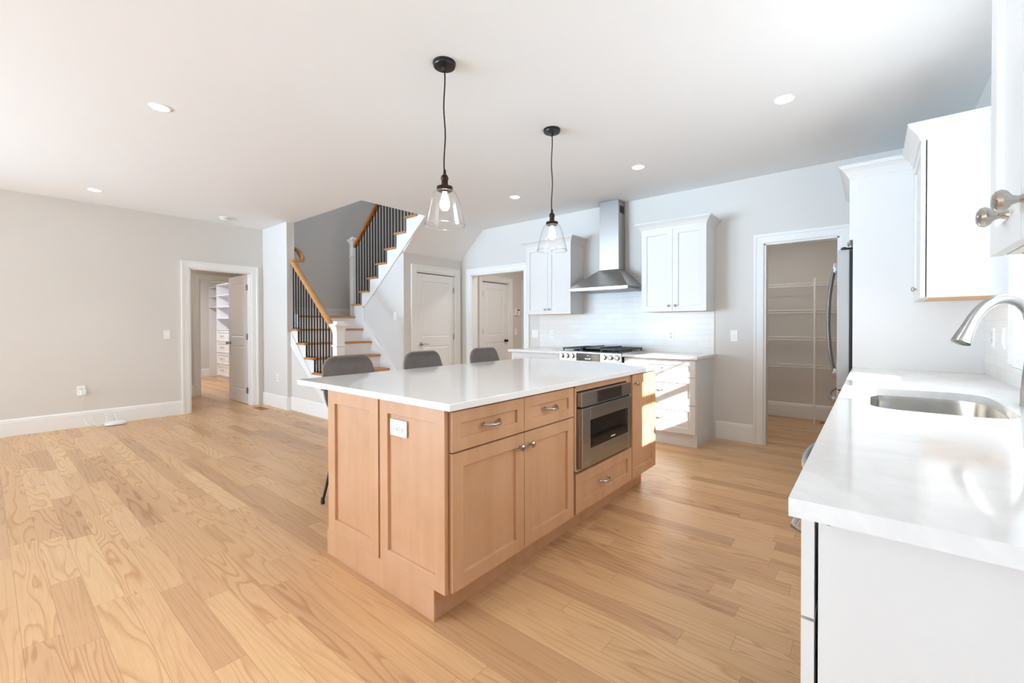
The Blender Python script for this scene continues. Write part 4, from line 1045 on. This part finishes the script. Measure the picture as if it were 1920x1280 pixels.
base_sink('white base cabinet with a broad plain end panel at the lower right corner', .955, 1.375, [('drawer', .955, 1.372, .684, .866, 0), ('door', .955, 1.372, .12, .678, 1.335)], True)
base_sink('white sink cabinet under the window', 1.985, 2.90, [('door', 1.988, 2.44, .12, .70, 2.40), ('door', 2.444, 2.897, .12, .70, 2.48), ('drawer', 1.988, 2.897, .706, .866, 0)])
base_sink('white base cabinet between the sink cabinet and the refrigerator panel', 2.905, 3.996, [('door', 2.908, 3.448, .12, .70, 3.40), ('door', 3.452, 3.993, .12, .70, 3.50), ('drawer', 2.908, 3.448, .706, .866, 0), ('drawer', 3.452, 3.993, .706, .866, 0)])
dw = thing('dishwasher', 'dishwasher with a bowed steel handle showing past the counter edge', 'dishwasher', (.2, 1.68, 0))
m = MB(); m.box(-.06, XR - .03, 1.380, 1.980, .10, .878); m.box(-.02, .4, 1.385, 1.975, 0, .10); m.build('body', 'black', dw)
m = MB(); m.box(-.104, -.06, 1.381, 1.979, .11, .872, .004); d = m.build('door', 'steel_v', dw)
m = MB(); m.tube(spline([(-.104, 1.43, .800), (-.130, 1.45, .800), (-.152, 1.56, .800), (-.160, 1.68, .800), (-.152, 1.80, .800), (-.130, 1.91, .800), (-.104, 1.93, .800)], 5), .011, 12, True, (1, 1.4)); m.build('handle', 'faucet', d)

m = MB(); m.box(XR - .010, XR, 1.70, 3.32, .914, 1.005); m.box(XR - .010, XR, 3.32, 3.998, .914, 1.374); m.box(XR - .010, XR, .94, 1.70, .914, 1.374)
struct('trim_10', m, 'tile', 'white tile backsplash on the wall behind the sink')
plate('light_switch', 'white switch plate on the tile between sink window and cabinet', 'switch', (XR - .010, 3.47, 1.145), (0, 1, 0), (-1, 0, 0), 'rocker')
plate('wall_outlet', 'white outlet plate beside the sink faucet next to the window casing', 'outlet', (XR - .010, 3.72, 1.145), (0, 1, 0), (-1, 0, 0), 'outlet')

# ================================================================== PENDANTS
def make_pendant(x, y, label):
    r = thing('pendant_light', label, 'pendant light', (x, y, H), 'pendant lights over the island')
    m = MB(); m.lathe((x, y, H), [(.066, 0), (.067, -.006), (.063, -.010), (.0635, -.018), (.060, -.024), (.014, -.028), (.010, -.05), (0, -.052)], 40); m.build('canopy', 'black', r)
    m = MB(); pts = [(x + .003 * math.sin(i * .9), y + .003 * math.cos(i * .7), H - .045 - i * (H - .045 - 2.108) / 14) for i in range(15)]; m.tube(pts, .0042, 10); m.build('cord', 'black', r)
    m = MB(); m.lathe((x, y, 0), [(.0, 2.125), (.007, 2.125), (.009, 2.098), (.017, 2.092), (.022, 2.080), (.0215, 2.068), (.0185, 2.064), (.0195, 2.035), (.024, 2.031), (.046, 2.026), (.048, 2.008), (.044, 2.004), (.018, 2.004), (.018, 1.996), (0, 1.996)], 36); m.build('socket', 'bronze', r)
    outer = [(.040, 2.008), (.056, 2.003), (.068, 1.990), (.079, 1.962), (.090, 1.925), (.100, 1.885), (.109, 1.845), (.1165, 1.806)]
    inner = [(a - .0025, b - .001) for a, b in outer]; inner[0] = (.0380, 2.004)
    m = MB(); m.lathe((x, y, 0), outer + [(.1155, 1.8035)] + list(reversed(inner)), 64, 'z', True); m.build('glass_shade', 'glass', r)
    m = MB(); m.lathe((x, y, 0), [(.1165 + .0030 * math.cos(2 * PI * i / 8), 1.8035 + .0030 * math.sin(2 * PI * i / 8)) for i in range(8)], 64, 'z', True); m.build('shade_rim', 'rim_glass', r)
    m = MB(); m.lathe((x, y, 0), [(.012, 2.000), (.0135, 1.975), (.018, 1.962), (.026, 1.945), (.029, 1.925), (.026, 1.906), (.016, 1.893), (0, 1.889)], 28); m.build('bulb', 'bulb', r)
    return r
make_pendant(-1.924, 1.720, 'clear glass pendant light nearer the camera, over the near half of the island')
make_pendant(-1.932, 2.834, 'clear glass pendant light further away, in front of the left wall cabinet')

# recessed lights and smoke detector
def downlight(x, y, label, e=12):
    r = thing('recessed_light', label, 'recessed light', (x, y, H), 'recessed ceiling lights')
    m = MB(); m.lathe((x, y, H), [(.052, -.0015), (.054, -.005), (.060, -.005), (.064, 0), (.052, 0)], 36, 'z', True); m.build('trim_ring', 'ceiling', r)
    m = MB(); m.lathe((x, y, H), [(.052, -.0005), (.052, -.003), (0, -.0035)], 36); m.build('lens', 'lens', r)
    l = bpy.data.lights.new('downlight_glow', 'SPOT'); l.energy = e; l.spot_size = math.radians(76); l.spot_blend = 1.0; l.shadow_soft_size = .05; l.color = (.93, .97, 1)
    o = bpy.data.objects.new('downlight_glow', l); COL.objects.link(o); o.parent = r; o.location = (0, 0, -.03)
downlight(-3.831, .801, 'recessed ceiling light at the upper left, the largest of the row')
downlight(-6.692, .814, 'recessed ceiling light near the long left wall')
downlight(-.466, 3.459, 'recessed ceiling light at the upper right before the refrigerator cabinet', 6)
downlight(-1.744, 4.028, 'recessed ceiling light between the far pendant and the right wall cabinet')
downlight(-3.265, 4.022, 'recessed ceiling light between the two pendants, left of the far one', 16)
sd = thing('smoke_detector', 'round white smoke detector on the ceiling above the left doorway', 'smoke detector', (-6.99, 2.17, H))
m = MB(); m.lathe((-6.99, 2.17, H), [(.066, 0), (.068, -.008), (.060, -.012)], 32); m.build('base', 'plastic', sd)
m = MB(); m.lathe((-6.99, 2.17, H - .012), [(.052, 0), (.054, -.012), (.044, -.026), (0, -.030)], 32); m.build('housing', 'plastic', sd)
m = MB(); m.lathe((-6.99, 2.17, H - .020), [(.0555, 0), (.0555, -.004), (.052, -.004), (.052, 0)], 32, 'z', True); m.build('slot', 'black', sd)

# ================================================================== WALK-IN CLOSET SHELVING
cs = thing('closet_shelving', 'white built-in closet shelves and drawers seen through the left doorways', 'shelving', (-11.7, 3.8, 0))
t_ = .018
m = MB()
for x, yf in ((-12.61, 3.56), (-11.74, 3.47), (-10.92, 3.47)): m.box(x - t_, x, yf, 4.10, 0, 2.19)
m.box(-12.61, -10.92, 4.088, 4.10, 1.10, 2.19)
m.build('side_panel', 'melamine', cs)
for z in (2.19, 1.955, 1.70): m = MB(); m.box(-12.61, -11.758, 3.56, 4.088, z - t_, z); m.build('shelf', 'melamine', cs)
for z in (2.19, 1.94, 1.68, 1.42, 1.16): m = MB(); m.box(-11.74, -10.938, 3.47, 4.088, z - t_, z); m.build('shelf', 'melamine', cs)
m = MB(); m.tube([(-12.61, 3.80, 1.62), (-11.758, 3.80, 1.62)], .013, 12); m.build('hanging_rod', 'nickel', cs)
m = MB(); m.box(-11.74, -10.938, 3.50, 4.09, 0, 1.14); m.build('drawer_case', 'melamine', cs)
for z0, z1 in ((.885, 1.125), (.625, .875), (.365, .615), (.105, .355)):
    d = shk('drawer', cs, (-11.735, 3.48, z0), (1, 0, 0), (0, -1, 0), .795, z1 - z0, 'melamine', .04)
    pull((-11.34, 3.46, (z0 + z1) / 2), (1, 0, 0), (0, -1, 0), d, .13)

def fill_lamp(name, x, y, z, e, col, label, size=.14):  # added lamps, out of view, that brighten the side rooms
    r = thing('ceiling_lamp', label, 'ceiling light', (x, y, z))
    m = MB(); m.lathe((x, y, z), [(size, 0), (size, -.03), (size * .8, -.07), (0, -.085)], 32); m.build('lamp_shade', emit('lamp_' + name, col, 3), r)
    l = bpy.data.lights.new('lamp_glow', 'AREA'); l.shape = 'DISK'; l.size = size * 2; l.energy = e; l.color = col[:3]
    o = bpy.data.objects.new('lamp_glow', l); COL.objects.link(o); o.parent = r; o.location = (0, 0, -.095)
fill_lamp('walkin', -10.9, 2.4, 2.6, 18, (.90, .94, 1, 1), 'round ceiling lamp of the walk-in closet, hidden by the door head')  # added to brighten the closet
us = thing('pendant_globe', 'white globe lamp hanging in the upper stairwell, above the ceiling edge', 'ceiling light', (-5.2, 3.25, 5.45))  # globe added out of view to light the stair walls
m = MB(); m.lathe((-5.2, 3.25, 4.55), [(0, -.12)] + [(.12 * math.sin(PI * i / 12), -.12 * math.cos(PI * i / 12)) for i in range(1, 12)] + [(0, .12)], 24); m.build('globe', emit('lamp_globe', (.85, .92, 1, 1), 2), us)
m = MB(); m.tube([(-5.2, 3.25, 4.66), (-5.2, 3.25, 5.45)], .006, 8); m.build('stem', 'nickel', us)
l = bpy.data.lights.new('globe_glow', 'POINT'); l.energy = 13; l.shadow_soft_size = .13; l.color = (.70, .82, 1)  # fill light of the added globe
o = bpy.data.objects.new('globe_glow', l); COL.objects.link(o); o.parent = us; o.location = (0, 0, -1.06)
fill_lamp('pantry', -.9, 5.75, 2.5, 2.8, (.95, .93, .92, 1), 'small round pantry ceiling lamp, hidden above the door head', .10)  # added to lift the dark pantry
fill_lamp('hall', -4.0, 5.9, 2.6, 6.5, (.95, .94, .93, 1), 'small round hall ceiling lamp, hidden above the wide opening', .10)  # added to lift the dark hall
fill_lamp('passage', -8.3, 1.6, 2.6, 2.5, (1, .95, .90, 1), 'small round passage ceiling lamp, hidden above the left doorway', .10)  # added fill for the passage
downlight(-1.0, .6, 'recessed ceiling light above the camera, out of the picture', 6)  # extra downlight added out of view for even fill
downlight(-3.9, -1.6, 'recessed ceiling light behind the camera on the left')  # added unseen, evens out the light on the left
downlight(-1.0, -1.6, 'recessed ceiling light behind the camera on the right')  # added unseen, evens out the light on the right
downlight(-.47, 1.74, 'recessed ceiling light above the aisle between island and sink, just out of the picture', 9)  # added to light the island fronts from the aisle
downlight(-1.74, -.1, 'recessed ceiling light behind the camera in line with the island', 34)  # added strong and unseen to brighten the foreground floor
